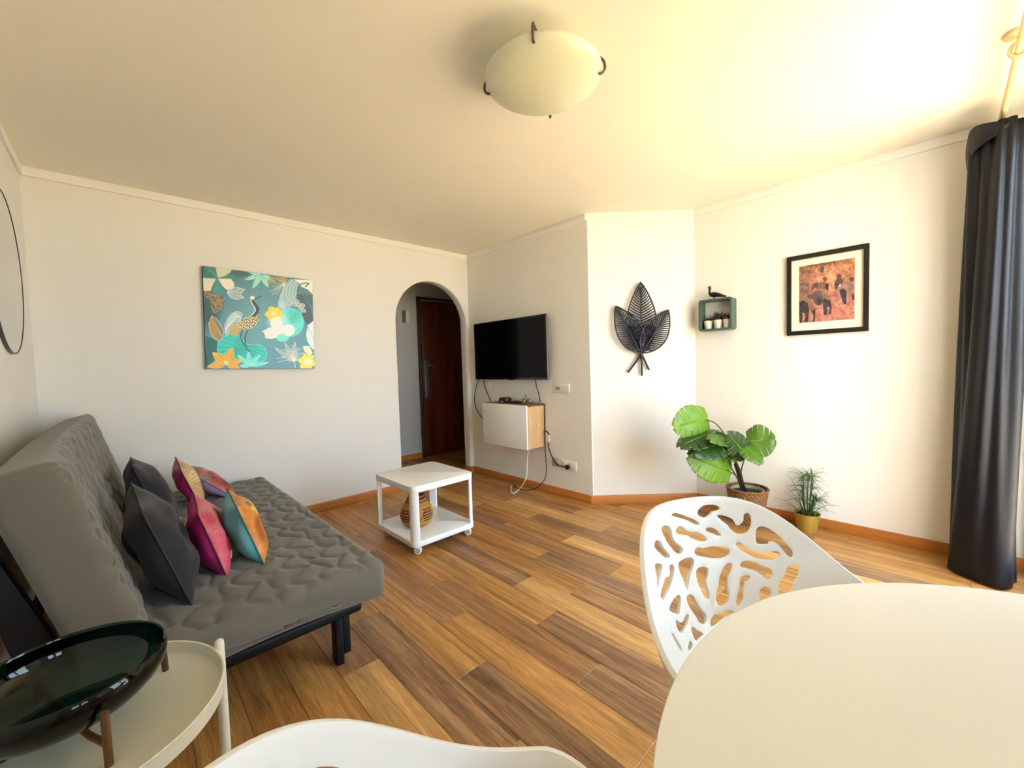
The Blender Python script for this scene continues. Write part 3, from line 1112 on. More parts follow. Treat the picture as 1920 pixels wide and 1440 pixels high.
# fern of white lines
for p1 in ((885, 1110), (1012, 1040), (1150, 1035)):
    cv.petal((1130, 1290), p1, 62, (150, 176, 178), 0.6, (226, 226, 212))
for k in range(15):
    a = math.radians(185 + k * 11.5)
    L = 215 + 30 * math.sin(k * 2.1)
    cv.line([(1135, 1290), (1135 + L * 0.6 * math.cos(a), 1290 + L * 0.75 * math.sin(a)), (1135 + L * math.cos(a), 1290 + L * 0.95 * math.sin(a) + 26)], 4, (226, 228, 216), 0.85)
cv.line([(1100, 1200), (1150, 1370)], 5, (230, 230, 220))
cv.poly([(1250, 1095), (1335, 1100), (1375, 1190), (1335, 1220), (1270, 1165)], (244, 232, 196))
for k in range(6):
    a = math.radians(k * 60 + 15)
    cv.petal((1300, 1300), (1300 + 125 * math.cos(a), 1300 + 118 * math.sin(a)), 92, (250, 222, 76))
cv.ell(1310, 1300, 62, 52, (255, 252, 236), 0.95, 0, 0.7)
# left leaves
cv.poly([(250, 950), (245, 830), (290, 720), (350, 655), (430, 635), (490, 680), (460, 760), (400, 800), (330, 860), (300, 960)], (184, 204, 212), 0.8)
for k in range(8):
    cv.line([(262, 930 - 10 * k), (300 + 20 * k, 740 - 6 * k), (400 + 10 * k, 650 + 14 * k)], 3, (238, 242, 242), 0.8)
gl_ = [(90, 700), (150, 740), (200, 820), (240, 900), (220, 980), (180, 1025), (110, 980), (65, 900), (48, 800)]
cv.poly(gl_, (178, 142, 72))
cv.poly([(90, 700), (150, 740), (200, 820), (240, 900), (220, 980), (180, 1025), (150, 880)], (122, 128, 112))
for k in range(7):
    cv.line([(100 + 14 * k, 735 + 40 * k), (215, 960)], 2.5, (222, 206, 160), 0.6)
cv.line(gl_ + [gl_[0]], 5, (226, 208, 160))
cv.poly([(10, 950), (150, 1020), (150, 1150), (100, 1280), (10, 1345)], (26, 96, 94))
for k in range(9):
    cv.line([(15, 1000 + 36 * k), (150, 1040 + 24 * k)], 5, (44, 140, 132), 0.7)
lo = [(150, 1130), (170, 1040), (250, 960), (330, 930), (450, 960), (520, 1060), (600, 1080), (690, 1065), (760, 1110), (785, 1180), (760, 1270), (680, 1310), (450, 1290), (300, 1250), (180, 1200)]
cv.poly(lo, (44, 206, 196))
mk = in_poly(X, Y, lo)
th = np.arctan2(Y - 1105, X - 505)
rr = np.hypot(X - 505, Y - 1105)
cv.put(mk * (np.sin(th * 34) > 0.72) * (rr < 150), (16, 84, 90), 0.75)
cv.put(mk * (np.sin(th * 30 + 1) > 0.8), (26, 150, 148), 0.6)
cv.line(lo + [lo[0]], 4, (130, 236, 226))
for e, w in (((410, 1195), 56), ((545, 1150), 62), ((705, 1195), 56), ((812, 1300), 50), ((430, 1340), 50)):
    cv.petal((560, 1340), e, w, (96, 226, 220), 1, (190, 246, 240))
for e, w in (((25, 1345), 100), ((88, 1165), 110), ((350, 1105), 120), ((462, 1275), 100), ((440, 1375), 90)):
    cv.petal((262, 1300), e, w, (226, 166, 32), 1, (248, 222, 150))
cv.ell(262, 1300, 42, 36, (248, 228, 180), 0.9, 0, 0.6)
# crane
cv.line([(480, 880), (448, 965), (500, 1085)], 11, (44, 60, 62))
cv.line([(545, 880), (505, 985), (522, 1115), (565, 1160)], 11, (44, 60, 62))
cv.poly([(310, 870), (330, 830), (400, 825), (445, 890), (400, 965), (340, 950)], (196, 172, 96))
bd = [(370, 790), (460, 760), (540, 710), (620, 690), (690, 690), (697, 740), (660, 820), (590, 870), (500, 890), (430, 880)]
cv.poly(bd, (232, 222, 178))
mk = in_poly(X, Y, bd)
cv.put(mk * (scales(X / 380.0 + 0.1, Y / 380.0, 0.105, 0.055, 0.06) < 0.011), (62, 58, 44), 0.85)
cv.line([(625, 695), (672, 655), (682, 612), (648, 560), (612, 520), (604, 488)], 38, (52, 72, 76))
cv.line([(606, 690), (648, 640), (640, 600), (604, 540), (590, 500)], 9, (236, 240, 236))
cv.ell(612, 472, 30, 24, (240, 242, 238))
cv.line([(640, 490), (690, 470), (735, 447)], 9, (40, 54, 58))
cv.C = cv.C * 1.08 + cv.noise(3, 5)[..., None]
M['canvas'] = attr_mat('painting_cloth', 0.4)
print_mesh('printed_cloth', cv, lambda u, v: ((u - 0.5) * 2 * hw * 0.996, -0.0355 + 0 * u, hh * (1 - v) * 0.996 + 0.0015), M['canvas'], pt)

# ---------------------------------------------------------------- television wall
tvp = thing('television', 'black flat television hung on the wall above the small cabinet', 'television', (XT, 3.06, 1.09))
box('wall_bracket', -0.035, -0.001, -0.15, 0.15, 0.18, 0.45, M['black_metal'], tvp, 0.004)
box('housing', -0.062, -0.035, -0.525, 0.525, 0.003, 0.605, M['black_plastic'], tvp, 0.006)
bm = bmesh.new()
for b_ in ((-0.535, -0.523, 0.0, 0.61), (0.523, 0.535, 0.0, 0.61), (-0.523, 0.523, 0.0, 0.022), (-0.523, 0.523, 0.598, 0.61)):
    add_box(bm, -0.070, -0.062, b_[0], b_[1], b_[2], b_[3])
bz = bm_obj('bezel', bm, pmat('gloss_black', (10, 10, 11), 0.12), tvp)
box('screen', -0.0665, -0.0625, -0.5225, 0.5225, 0.0225, 0.5975, pmat('screen_glass', (5, 6, 7), 0.1, spec=0.12), tvp)
box('bezel_reflection', -0.071, -0.045, -0.5385, -0.5352, 0.01, 0.60, M['chrome'], tvp)  # bright strip added for the window's reflection on the glossy bezel side
box('sensor_foot', -0.066, -0.05, -0.065, 0.0, -0.006, 0.0, M['black_plastic'], tvp, 0.002)
lathe('maker_mark', [(0.0, 0.0), (0.0045, 0.0), (0.0045, 0.0006), (0, 0.0006)], pmat('maker_grey', (150, 150, 150), 0.4), bz, 14).location = (-0.0705, 0.06, 0.0105)
bz.children[-1].rotation_euler = (0, -math.pi / 2, 0)

# wall cabinet
CX0, CY0, CY1, CZ0, CZ1 = XT - 0.245, 2.645, 3.275, 0.447, 0.86
M['oak'] = wood_mat('oak_veneer', (206, 164, 112), (228, 190, 140), 'Z', 10, 0.5, rand=False, fine=0.14)
M['oak_top'] = wood_mat('stained_top', (104, 62, 36), (140, 88, 54), 'Y', 10, 0.55, rand=False, fine=0.25)
cab = thing('wall_cabinet', 'small oak cabinet with a white front hung below the television', 'cabinet', (XT, CY0, CZ0))
cw, ch, cdp = CY1 - CY0, CZ1 - CZ0, XT - CX0
box('side_panel', -cdp + 0.02, -0.001, 0.0, 0.018, 0, ch - 0.018, M['oak'], cab, 0.001)
box('side_panel', -cdp + 0.02, -0.001, cw - 0.018, cw, 0, ch - 0.018, M['oak'], cab, 0.001)
box('top_panel', -cdp + 0.02, -0.001, 0.0, cw, ch - 0.0178, ch, M['oak_top'], cab, 0.001)
box('bottom_panel', -cdp + 0.02, -0.001, 0.018, cw - 0.018, 0, 0.018, M['oak'], cab, 0.001)
box('back_panel', -0.012, -0.001, 0.018, cw - 0.018, 0.018, ch - 0.018, M['oak'], cab)
box('door', -cdp, -cdp + 0.018, 0.0, cw, -0.004, ch - 0.003, M['white'], cab, 0.0015)
# inlaid border of the visible side
bm = bmesh.new()
for b_ in ((-cdp + 0.022, -0.004, ch - 0.046, ch - 0.019), (-cdp + 0.022, -0.004, 0.002, 0.03), (-cdp + 0.022, -cdp + 0.04, 0.03, ch - 0.046), (-0.03, -0.004, 0.03, ch - 0.046)):
    add_box(bm, b_[0], b_[1], -0.003, 0.0, b_[2], b_[3])
bm_obj('side_border', bm, M['oak'], cab)

ctop = CZ1
dsh = thing('black_dish', 'small round black dish at the left on the wall cabinet', 'dish', (XT - 0.085, 3.10, ctop))
lathe('bowl', [(0.0, 0.004), (0.055, 0.004), (0.058, 0.012), (0.050, 0.040), (0.054, 0.046), (0.064, 0.040), (0.068, 0.0), (0.0, 0.0)], M['black_plastic'], dsh, 28)
lathe('rim_glint', [(0.050, 0.0402), (0.054, 0.0466), (0.060, 0.0440)], pmat('dish_rim', (120, 70, 60), 0.2), dsh, 28)
rc = thing('remote_control', 'slim silver and black remote control lying on the wall cabinet', 'remote control', (XT - 0.125, 2.97, ctop + 0.001), math.radians(8))
box('case', -0.022, 0.022, -0.10, 0.085, 0.0, 0.018, M['black_plastic'], rc, 0.005)
box('silver_end', -0.021, 0.021, 0.086, 0.125, 0.0, 0.017, pmat('remote_silver', (180, 182, 182), 0.3, metal=0.6), rc, 0.004)
for k in range(4):
    box('button', -0.012, 0.012, -0.07 + k * 0.03, -0.055 + k * 0.03, 0.0178, 0.0195, pmat('remote_grey', (70, 70, 72), 0.5), rc, 0.0008)
box_r = thing('black_receiver', 'flat black receiver box behind the remote control on the cabinet', 'box', (XT - 0.05, 2.93, ctop + 0.0005))
box('case', -0.03, 0.03, -0.06, 0.06, 0.0, 0.016, M['black_plastic'], box_r, 0.003)
box('front_strip', -0.0308, -0.0296, -0.05, 0.05, 0.004, 0.010, pmat('receiver_strip', (60, 62, 64), 0.2), box_r)
orn = thing('flower_ornament', 'green glass flower ornament with a short stalk on the wall cabinet', 'ornament', (XT - 0.10, 2.79, ctop + 0.001))
og = pmat('ornament_green', (112, 116, 74), 0.15, coat=0.6)
os_ = pmat('ornament_silver', (188, 184, 172), 0.25, metal=0.7)


def leaf_blob(a, L, w, lift):
    V, Fc = [], []
    n, m = 8, 6
    for i in range(n + 1):
        t = i / n
        for j in range(m + 1):
            q = (j / m - 0.5) * 2
            ww = w * math.sin(math.pi * min(1, t * 0.94 + 0.06)) ** 0.7
            x = t * L
            z = 0.012 + lift * math.sin(math.pi * t) + 0.012 * (1 - q * q) - 0.006
            V.append((x * math.cos(a) - q * ww * math.sin(a), x * math.sin(a) + q * ww * math.cos(a), max(0.0, z)))
    for i in range(n):
        for j in range(m):
            k = i * (m + 1) + j
            Fc.append((k, k + m + 1, k + m + 2, k + 1))
    return V, Fc


for a, mtl in ((math.radians(95), og), (math.radians(200), og), (math.radians(-70), og), (math.radians(-15), os_), (math.radians(150), os_)):
    V, Fc = leaf_blob(a, 0.068, 0.028, 0.03)
    o = mesh('petal', V, Fc, mtl, orn, True)
    o.modifiers.new('thick', 'SOLIDIFY').thickness = 0.004
tube('stalk', [(0, 0, 0.02), (0.002, 0.001, 0.06), (0.0, 0.004, 0.085)], [0.004, 0.0025, 0.005], pmat('stalk_olive', (70, 66, 40), 0.6), orn)


# sockets
def socket(label, y0, y1, z0, z1, kind):
    s = thing('wall_socket', label, 'socket', (XT, (y0 + y1) / 2, z0), 0, 'wall sockets')
    w, h = y1 - y0, z1 - z0
    prism('plate', rrect(-w / 2, w / 2, 0, h, 0.006), -0.011, -0.0005, M['white_plastic'], s, 0.002, 'X')
    dark = pmat('socket_dark', (72, 62, 48), 0.6)
    yy = w / 4
    Vq, Fq = lathe_geo([(0.0, 0.004), (0.021, 0.004), (0.021, 0.0115), (0.0235, 0.0125), (0.0235, 0.0)], 24)
    o = mesh('outlet', [Vector((-v.z, v.x, v.y)) for v in Vq], Fq, pmat('socket_cup', (176, 160, 128), 0.6), s, True, 35)
    o.location = (0, -yy, h / 2)
    for k in (-1, 1):
        box('pin_hole', -0.0052, -0.004, -yy + k * 0.009 - 0.003, -yy + k * 0.009 + 0.003, h / 2 - 0.003, h / 2 + 0.003, dark, s)
    if kind == 0:
        box('port_plate', -0.0125, -0.0112, yy - 0.032, yy + 0.03, h / 2 - 0.022, h / 2 + 0.022, pmat('port_plate', (200, 194, 180), 0.5), s, 0.0005)
        for k in (-1, 1):
            Vq, Fq = lathe_geo([(0, 0.0125), (0.007, 0.0125), (0.007, 0.015), (0, 0.015)], 16)
            o = mesh('port', [Vector((-v.z, v.x, v.y)) for v in Vq], Fq, pmat('port_black', (20, 18, 16), 0.5), s, True, 35)
            o.location = (0, yy + k * 0.016, h / 2)
    else:
        box('plug_face', -0.014, -0.0112, yy - 0.026, yy + 0.024, h / 2 - 0.03, h / 2 + 0.03, M['white_plastic'], s, 0.001)
    return s


socket('white double socket with aerial ports at television height', 2.325, 2.50, 0.966, 1.052, 0)
socket('white double socket near the floor with a black plug in it', 2.268, 2.435, 0.262, 0.345, 1)
bl = thing('blank_wall_plate', 'plain beige blank plate at the left of the low socket', 'wall plate', (XT, 2.515, 0.27))
prism('plate', rrect(-0.04, 0.04, 0.0, 0.085, 0.006), -0.008, -0.0005, pmat('blank_plate', (196, 184, 160), 0.6), bl, 0.002, 'X')
lathe('screw', [(0, 0), (0.004, 0), (0.003, 0.002), (0, 0.002)], M['steel'], bl, 10).location = (-0.0082, 0.0, 0.042)
bl.children[-1].rotation_euler = (0, -math.pi / 2, 0)
bl2 = thing('small_wall_plate', 'small white blank plate just below the left end of the television', 'wall plate', (XT, 3.46, 0.995))
prism('plate', rrect(-0.035, 0.035, 0.0, 0.07, 0.005), -0.007, -0.0005, M['wall'], bl2, 0.002, 'X')
lathe('screw', [(0, 0), (0.004, 0), (0.003, 0.002), (0, 0.002)], M['white_plastic'], bl2, 10).location = (-0.0072, 0.0, 0.035)
bl2.children[-1].rotation_euler = (0, -math.pi / 2, 0)

# cables (on and in front of the television wall)
cblack = pmat('cable_black', (22, 18, 16), 0.5)
cwhite = pmat('cable_white', (232, 228, 216), 0.45)


def cable(name, label, pxs, mat, rad=0.0042, off=0.012, extra=None):
    P = []
    for q in pxs:
        o_ = q[2] if len(q) > 2 else off
        P.append(at(q[0], q[1], X=XT - o_))
    o = tube(name, smooth_path(P, 6), rad, mat)
    return tag(o, label, 'cable', 'television cables')


cable('television_cable', 'thin black cable bowing left from the television to the cabinet side',
      [(899, 709, 0.045), (893, 724, 0.03), (889.5, 745, 0.02), (891, 760, 0.02), (897, 774, 0.02), (906, 786, 0.02)], cblack)
cable('television_cable', 'thin black cable from the television to the left cabinet top', [(907, 709, 0.045), (908, 720, 0.03), (912, 733, 0.02), (917, 745, 0.018), (920, 752.5, 0.02)], cblack)
cable('television_cable', 'thin black cable from the right of the television to the cabinet top', [(1003.5, 711, 0.045), (1006, 724, 0.03), (1010, 738, 0.02), (1013, 754, 0.018)], cblack)
pc = cable('power_cable', 'black power cable curling from the cabinet to the low socket',
           [(1020, 810, 0.02), (1024, 808.5, 0.03), (1029, 814, 0.03), (1030, 823, 0.03), (1028, 832, 0.03), (1029.5, 842, 0.03), (1035, 856, 0.03), (1042, 868, 0.03), (1050, 873.5, 0.03), (1060, 875, 0.034)], cblack, 0.006)
pg = at(1063, 876, X=XT - 0.03)
lathe('plug', [(0, 0), (0.020, 0), (0.023, 0.006), (0.021, 0.022), (0.010, 0.028), (0, 0.028)], M['black_plastic'], pc, 20).location = pg + Vector((0.018, 0, 0))
pc.children[-1].rotation_euler = (0, -math.pi / 2, 0)
V, Fc = tube_geo(smooth_path([at(1029.6, 816, X=XT - 0.03), at(1030.2, 823, X=XT - 0.03), at(1029, 829, X=XT - 0.03)], 5), 0.0075, 8)
mesh('cable_tag', V, Fc, cwhite, pc, True)
cable('hanging_cable', 'thin black cable running down beside the cabinet to the floor',
      [(1021.5, 757, 0.006), (1021.5, 800, 0.006), (1021.8, 830, 0.008), (1023, 856, 0.012), (1024.5, 880, 0.02), (1022, 897, 0.03), (1013, 910, 0.04)], cblack, 0.004)
Pf = [at(1013, 910, X=XT - 0.04)] + [at(x, y, Z=0.006) for x, y in ((1000, 917.5), (985, 919), (970, 915), (965, 912))]
tag(tube('floor_cable', smooth_path(Pf, 6), 0.004, cblack), 'thin black cable lying along the floor under the cabinet', 'cable', 'television cables')
Pw = [at(994, 843, X=XT - 0.12), at(989, 853, X=XT - 0.12), at(988, 875, X=XT - 0.12), at(987.5, 890, X=XT - 0.12), at(984, 902, X=XT - 0.13)] + \
     [at(x, y, Z=0.006) for x, y in ((975, 916), (965, 924), (959, 923), (957.5, 916), (960, 910))]
wc = tag(tube('extension_cable', smooth_path(Pw, 8), 0.006, cwhite), 'white cable looping from under the cabinet down to the floor', 'cable', 'television cables')
tube('connector', [at(962, 911, Z=0.012), at(967, 910.5, Z=0.012)], 0.012, M['black_plastic'], wc, 10)
Pl = [at(1018, 838, X=XT - 0.008), at(1012, 838.6, X=XT - 0.02), at(1003, 843, X=XT - 0.05)]
tag(tube('white_lead', smooth_path(Pl, 6), 0.0035, cwhite), 'short white lead curving under the cabinet bottom', 'cable', 'television cables')

# ---------------------------------------------------------------- leaf decoration on the angled wall
M['leaf_metal'] = pmat('blackened_metal', (52, 53, 62), 0.42, metal=0.4)
gc = a0 + adir * ((Vector((3.218, 1.782, 0)) - a0).dot(adir))


def onG(px, py, off):
    d = ray(px, py)
    o = Vector((0, 0, CAM_Z))
    t = (a0 + anrm * off - o).dot(anrm) / d.dot(anrm)
    p = o + d * t
    q = p - gc
    return q.dot(adir), p.z


lf = thing('leaf_wall_decoration', 'black metal wall decoration of three veined leaves on crossed stems', 'wall decoration', (gc.x, gc.y, 1.11), math.atan2(adir.y, adir.x))


def deco_leaf(tip, base, W, n0, n1, bend, n_ribs, skew=0.0, solid=0.0):
    """local x = along wall, y = -distance from wall, z up (from 1.11)"""
    tu, tz = onG(*tip, n1)
    bu, bz_ = onG(*base, n0)
    B = Vector((bu, 0, bz_ - 1.11))
    T = Vector((tu, 0, tz - 1.11))
    ax_ = T - B
    L = ax_.length
    ax_.normalize()
    sd2 = Vector((ax_.z, 0, -ax_.x))

    def P(s, q):
        hw_ = W * math.sin(math.pi * s ** 0.82) ** 0.85 if 0 < s < 1 else 0
        k = 1 + skew * (1 if q > 0 else -1)
        nn = n0 + (n1 - n0) * s + bend * math.sin(math.pi * s) * (0.35 + 0.65 * q * q) * 1.0
        p = B + ax_ * (L * s) + sd2 * (hw_ * q * k)
        return Vector((p.x, -nn, p.z))
    out = [P(k / 30, 1) for k in range(31)] + [P(1 - k / 30, -1) for k in range(1, 30)]
    parts = [tube_geo(out + [out[0]], 0.0062, 6, False), tube_geo([P(k / 16, 0) for k in range(17)], [0.008 - 0.004 * k / 16 for k in range(17)], 6)]
    V, Fc = join_geo(parts)
    o = mesh('leaf', V, Fc, M['leaf_metal'], lf, True)
    if solid > 0:
        Vb, Fb = [], []
        for i in range(13):
            for j in range(13):
                p = P(0.01 + (solid - 0.01) * i / 12, -0.98 + 1.96 * j / 12)
                Vb.append(p + Vector((0, 0.003, 0)))
        for i in range(12):
            for j in range(12):
                k = i * 13 + j
                Fb.append((k, k + 1, k + 14, k + 13))
        sb = mesh('leaf_blade', Vb, Fb, M['leaf_metal'], o, True)
        sb.modifiers.new('thickness', 'SOLIDIFY').thickness = 0.0015
    ribs = []
    for i in range(n_ribs):
        s0 = 0.05 + 0.84 * i / (n_ribs - 1)
        for q in (-1, 1):
            s1 = min(0.985, s0 + 0.10)
            a_ = P(s0, 0)
            b_ = P((s0 + s1) / 2, q * 0.52)
            c_ = P(s1, q)
            ribs.append(tube_geo([a_, b_, c_], [0.0062, 0.0058, 0.0048], 4))
    V, Fc = join_geo(ribs)
    r = mesh('ribs', V, Fc, M['leaf_metal'], o, True)
    r['kind'] = 'stuff'
    return o


deco_leaf((1201, 529), (1202.5, 662), 0.124, 0.03, 0.035, 0.018, 24, 0.0, 0.38)
deco_leaf((1154.5, 574), (1200, 661), 0.105, 0.045, 0.04, 0.024, 20, -0.02)
deco_leaf((1253, 581), (1205, 661), 0.105, 0.045, 0.04, 0.024, 20, 0.02)
for p in ((1177.5, 698.5), (1203.5, 704.5), (1217, 693.5)):
    u1, z1 = onG(*p, 0.03)
    u0, z0 = onG(1203 - (p[0] - 1203) * 0.12, 660, 0.035)
    tube('stem', [(u0, -0.036, z0 - 1.11), (u1, -0.028, z1 - 1.11)], 0.0092, M['leaf_metal'], lf, 8)
u0, z0 = onG(1203, 667, 0.04)
tube('binding', [(u0 - 0.004, -0.04, z0 - 1.11 + 0.02), (u0 + 0.002, -0.04, z0 - 1.11 - 0.02)], 0.017, M['leaf_metal'], lf, 10)
box('wall_mount', u0 - 0.012, u0 + 0.012, -0.026, -0.0005, 0.42, 0.44, M['leaf_metal'], lf)

# ---------------------------------------------------------------- box shelf with succulents and bird
SY0, SY1, SZ0, SZ1, SD = 1.146, 1.400, 1.466, 1.718, 0.108
M['shelf'] = pmat('grey_green_lacquer', (70, 94, 86), 0.5, vary=(5, 0.04))
outer = rrect(SY0, SY1, SZ0, SZ1, 0.018)
inner = rrect(SY0 + 0.014, SY1 - 0.014, SZ0 + 0.014, SZ1 - 0.014, 0.012)
sh = thing('box_shelf', 'grey-green rounded box shelf on the right wall with three succulents inside', 'shelf', (XR, (SY0 + SY1) / 2, SZ0))
bm = bmesh.new()
n = len(outer)
L_ = []
for ring_, x in ((outer, -SD), (outer, -0.0008), (inner, -0.0008), (inner, -SD)):
    L_.append([bm.verts.new((x, p[0] - (SY0 + SY1) / 2, p[1] - SZ0)) for p in ring_])
for i in range(4):
    A_, B_ = L_[i], L_[(i + 1) % 4]
    for k in range(n):
        bm.faces.new((A_[k], A_[(k + 1) % n], B_[(k + 1) % n], B_[k]))
bm_obj('shelf_box', bm, M['shelf'], sh, True, 30)
box('back_lip', -0.004, -0.001, -(SY1 - SY0) / 2 + 0.0145, (SY1 - SY0) / 2 - 0.0145, 0.0145, 0.019, M['shelf'], sh)
M['pot_white'] = pmat('white_ceramic', (226, 222, 208), 0.4)
M['succ'] = pmat('dark_succulent', (44, 46, 36), 0.6)
M['succ2'] = pmat('plum_succulent', (48, 38, 36), 0.6)


def succulent(y, label, h, spread, n_l, seed, mat):
    s = thing('potted_succulent', label, 'succulent', (XR - 0.058, y, SZ0 + 0.0145), 0, 'succulents in the box shelf')
    lathe('pot', [(0.0, 0.0), (0.024, 0.0), (0.0325, 0.066), (0.0335, 0.069), (0.0305, 0.069), (0.029, 0.058), (0.0, 0.058)], M['pot_white'], s, 24)
    rr_ = random.Random(seed)
    parts = []
    for k in range(n_l):
        a = k * 2.399
        tl_ = 0.2 + spread * (k / n_l)
        d = Vector((math.cos(a) * math.sin(tl_), math.sin(a) * math.sin(tl_), math.cos(tl_)))
        L = h * (0.75 + 0.4 * rr_.random())
        p0 = Vector((0.006 * math.cos(a), 0.006 * math.sin(a), 0.056))
        p1 = p0 + d * L * 0.5 + Vector((0, 0, 0.004))
        p2 = p0 + d * L
        p2.x = max(-0.044, min(0.052, p2.x))
        parts.append(tube_geo([p0, p1, p2], [0.005, 0.0055, 0.0008], 5))
    V, Fc = join_geo(parts)
    f = mesh('leaves', V, Fc, mat, s, True)
    f['kind'] = 'stuff'
    return s


succulent(1.343, 'low wide succulent in a white pot at the left of the box shelf', 0.042, 1.25, 22, 3, M['succ'])
succulent(1.266, 'tall spiky succulent in a white pot at the middle of the box shelf', 0.085, 0.95, 20, 5, M['succ'])
succulent(1.194, 'dense dark succulent in a white pot at the right of the box shelf', 0.066, 0.85, 26, 9, M['succ2'])
# bird: one body mesh, long tail
bird = thing('bird_figurine', 'small dark bronze bird figurine with a long tail on the box shelf', 'figurine', (XR - 0.06, 1.292, SZ1 + 0.0005))
M['bronze'] = pmat('dark_bronze', (50, 36, 28), 0.4, metal=0.6)
sp = [(0.0, 0.052, 0.100), (0.0, 0.040, 0.103), (0.0, 0.035, 0.094), (0.0, 0.037, 0.075), (0.0, 0.036, 0.055), (0, 0.022, 0.043), (0, 0.0, 0.038), (0, -0.03, 0.032), (0, -0.06, 0.021), (0, -0.09, 0.012)]
ra = [0.0015, 0.009, 0.012, 0.0075, 0.010, 0.019, 0.022, 0.017, 0.011, 0.005]
pth = smooth_path(sp, 4)
rad = []
for i in range(len(pth)):
    t = i / 4
    k = min(int(t), len(ra) - 2)
    rad.append(ra[k] * (1 - (t - k)) + ra[k + 1] * (t - k))
V, Fc = tube_geo(pth, rad, 10)
mesh('body', V, Fc, M['bronze'], bird, True)
for q in (0.006, -0.006):
    tube('leg', [(q, 0.004, 0.026), (q, 0.002, 0.012), (q, 0.006, 0.001), (q, 0.014, 0.001)], 0.0022, M['bronze'], bird, 6)
tube('crest', [(0, 0.034, 0.101), (0, 0.026, 0.112), (0, 0.018, 0.113)], [0.003, 0.002, 0.001], M['bronze'], bird, 6)

# ---------------------------------------------------------------- framed baboon photograph
fp = thing('framed_photograph', 'black framed photograph of walking baboons with a cream mount on the right wall', 'picture', (XR, 0.572, 1.388))
fw_, fh_ = 0.228, 0.568
M['frame_black'] = pmat('black_frame', (12, 10, 10), 0.35)
bm = bmesh.new()
for b_ in ((-fw_, -fw_ + 0.027, 0, fh_), (fw_ - 0.027, fw_, 0, fh_), (-fw_ + 0.027, fw_ - 0.027, 0, 0.03), (-fw_ + 0.027, fw_ - 0.027, fh_ - 0.03, fh_)):
    add_box(bm, -0.026, -0.001, b_[0], b_[1], b_[2], b_[3])
bm_obj('frame', bm, M['frame_black'], fp)
mt_ = box('mount', -0.010, -0.002, -fw_ + 0.0275, fw_ - 0.0275, 0.0305, fh_ - 0.0305, pmat('cream_mount', (238, 226, 204), 0.8), fp)
cv = Canvas([(95, 178), (1203, 22), (1160, 1272), (65, 1335)], 190, 220, 9)
X, Y = cv.X, cv.Y
g = np.clip(Y / 1300, 0, 1)[..., None]
cv.C = np.array([176, 116, 78.0]) * (1 - g) + np.array([188, 120, 100.0]) * g
cv.ell(720, 440, 260, 320, (222, 160, 112), 0.9, 20, 0.9)
cv.ell(700, 1000, 420, 260, (206, 134, 112), 0.7, 0, 0.9)
cv.ell(1000, 1130, 300, 190, (192, 118, 84), 0.8, 0, 0.8)
cv.ell(1000, 190, 240, 60, (206, 146, 96), 0.8, -5, 0.9)
cv.ell(240, 300, 170, 70, (108, 72, 48), 0.85, 10, 0.7)
cv.ell(180, 620, 170, 200, (120, 84, 76), 0.9, 0, 0.5)
cv.speck(np.clip((330 - X) / 100, 0, 1) * (Y < 800), (206, 160, 130), 0.35, 0.7)
cv.speck(np.clip((330 - X) / 100, 0, 1) * (Y < 800), (74, 48, 50), 0.3, 0.7)
cv.ell(550, 140, 700, 60, (122, 78, 52), 0.7, -8, 0.8)
cv.ell(780, 800, 260, 30, (160, 92, 84), 0.8, 0, 0.6)
cv.C += cv.noise(7, 24)[..., None] + cv.noise(2.5, 16)[..., None]
D1, D2, D3 = (58, 46, 48), (150, 106, 88), (98, 80, 74)
cv.ell(550, 245, 42, 72, (96, 82, 76))
cv.poly([(330, 600), (400, 510), (470, 510), (465, 650), (440, 650), (400, 600), (350, 640), (340, 740), (325, 720)], (92, 66, 68))
cv.poly([(480, 530), (550, 500), (680, 540), (665, 620), (650, 690), (630, 680), (620, 610), (590, 660), (520, 640), (500, 660), (470, 640)], (126, 90, 58))
cv.ell(600, 445, 46, 44, (122, 76, 56))
cv.poly([(620, 540), (660, 530), (660, 680), (635, 680), (600, 620)], (52, 40, 40))
cv.poly([(780, 540), (830, 440), (930, 430), (960, 530), (870, 560), (830, 660), (800, 680)], (80, 62, 56))
cv.ell(880, 390, 52, 46, (112, 66, 52))
cv.poly([(980, 520), (1050, 475), (1130, 490), (1165, 570), (1150, 680), (1100, 780), (1070, 900), (1050, 850), (1060, 700), (1050, 580)], (148, 106, 90))
cv.ell(1130, 455, 52, 44, (86, 56, 50))
cv.poly([(1120, 780), (1170, 750), (1170, 900), (1130, 880)], (64, 48, 46))
cv.poly([(870, 570), (900, 540), (1000, 545), (1050, 580), (1065, 680), (1040, 800), (1010, 970), (950, 980), (960, 900), (920, 870), (900, 800), (880, 1000), (845, 1000), (830, 800), (815, 690)], (158, 126, 108))
cv.poly([(880, 670), (960, 640), (1020, 700), (1005, 965), (962, 970), (930, 890), (890, 760)], (58, 46, 54))
cv.ell(940, 620, 38, 24, (180, 110, 104))
cv.ell(890, 590, 26, 18, (216, 200, 180), 0.8)
cv.poly([(520, 670), (600, 660), (655, 720), (650, 810), (570, 810)], (142, 112, 76))
cv.poly([(240, 770), (350, 745), (420, 670), (480, 660), (530, 710), (555, 790), (550, 900), (520, 970), (430, 990), (380, 930), (350, 850), (250, 820)], D3)
cv.ell(470, 900, 70, 80, (56, 44, 44), 0.8, 0, 0.6)
cv.poly([(555, 850), (600, 815), (680, 820), (700, 900), (720, 1010), (705, 1150), (640, 1165), (680, 1060), (660, 1010), (625, 1010), (630, 1160), (560, 1180), (545, 1000)], (64, 52, 58))
cv.poly([(570, 830), (610, 812), (690, 830), (690, 880), (620, 860)], (150, 116, 86))
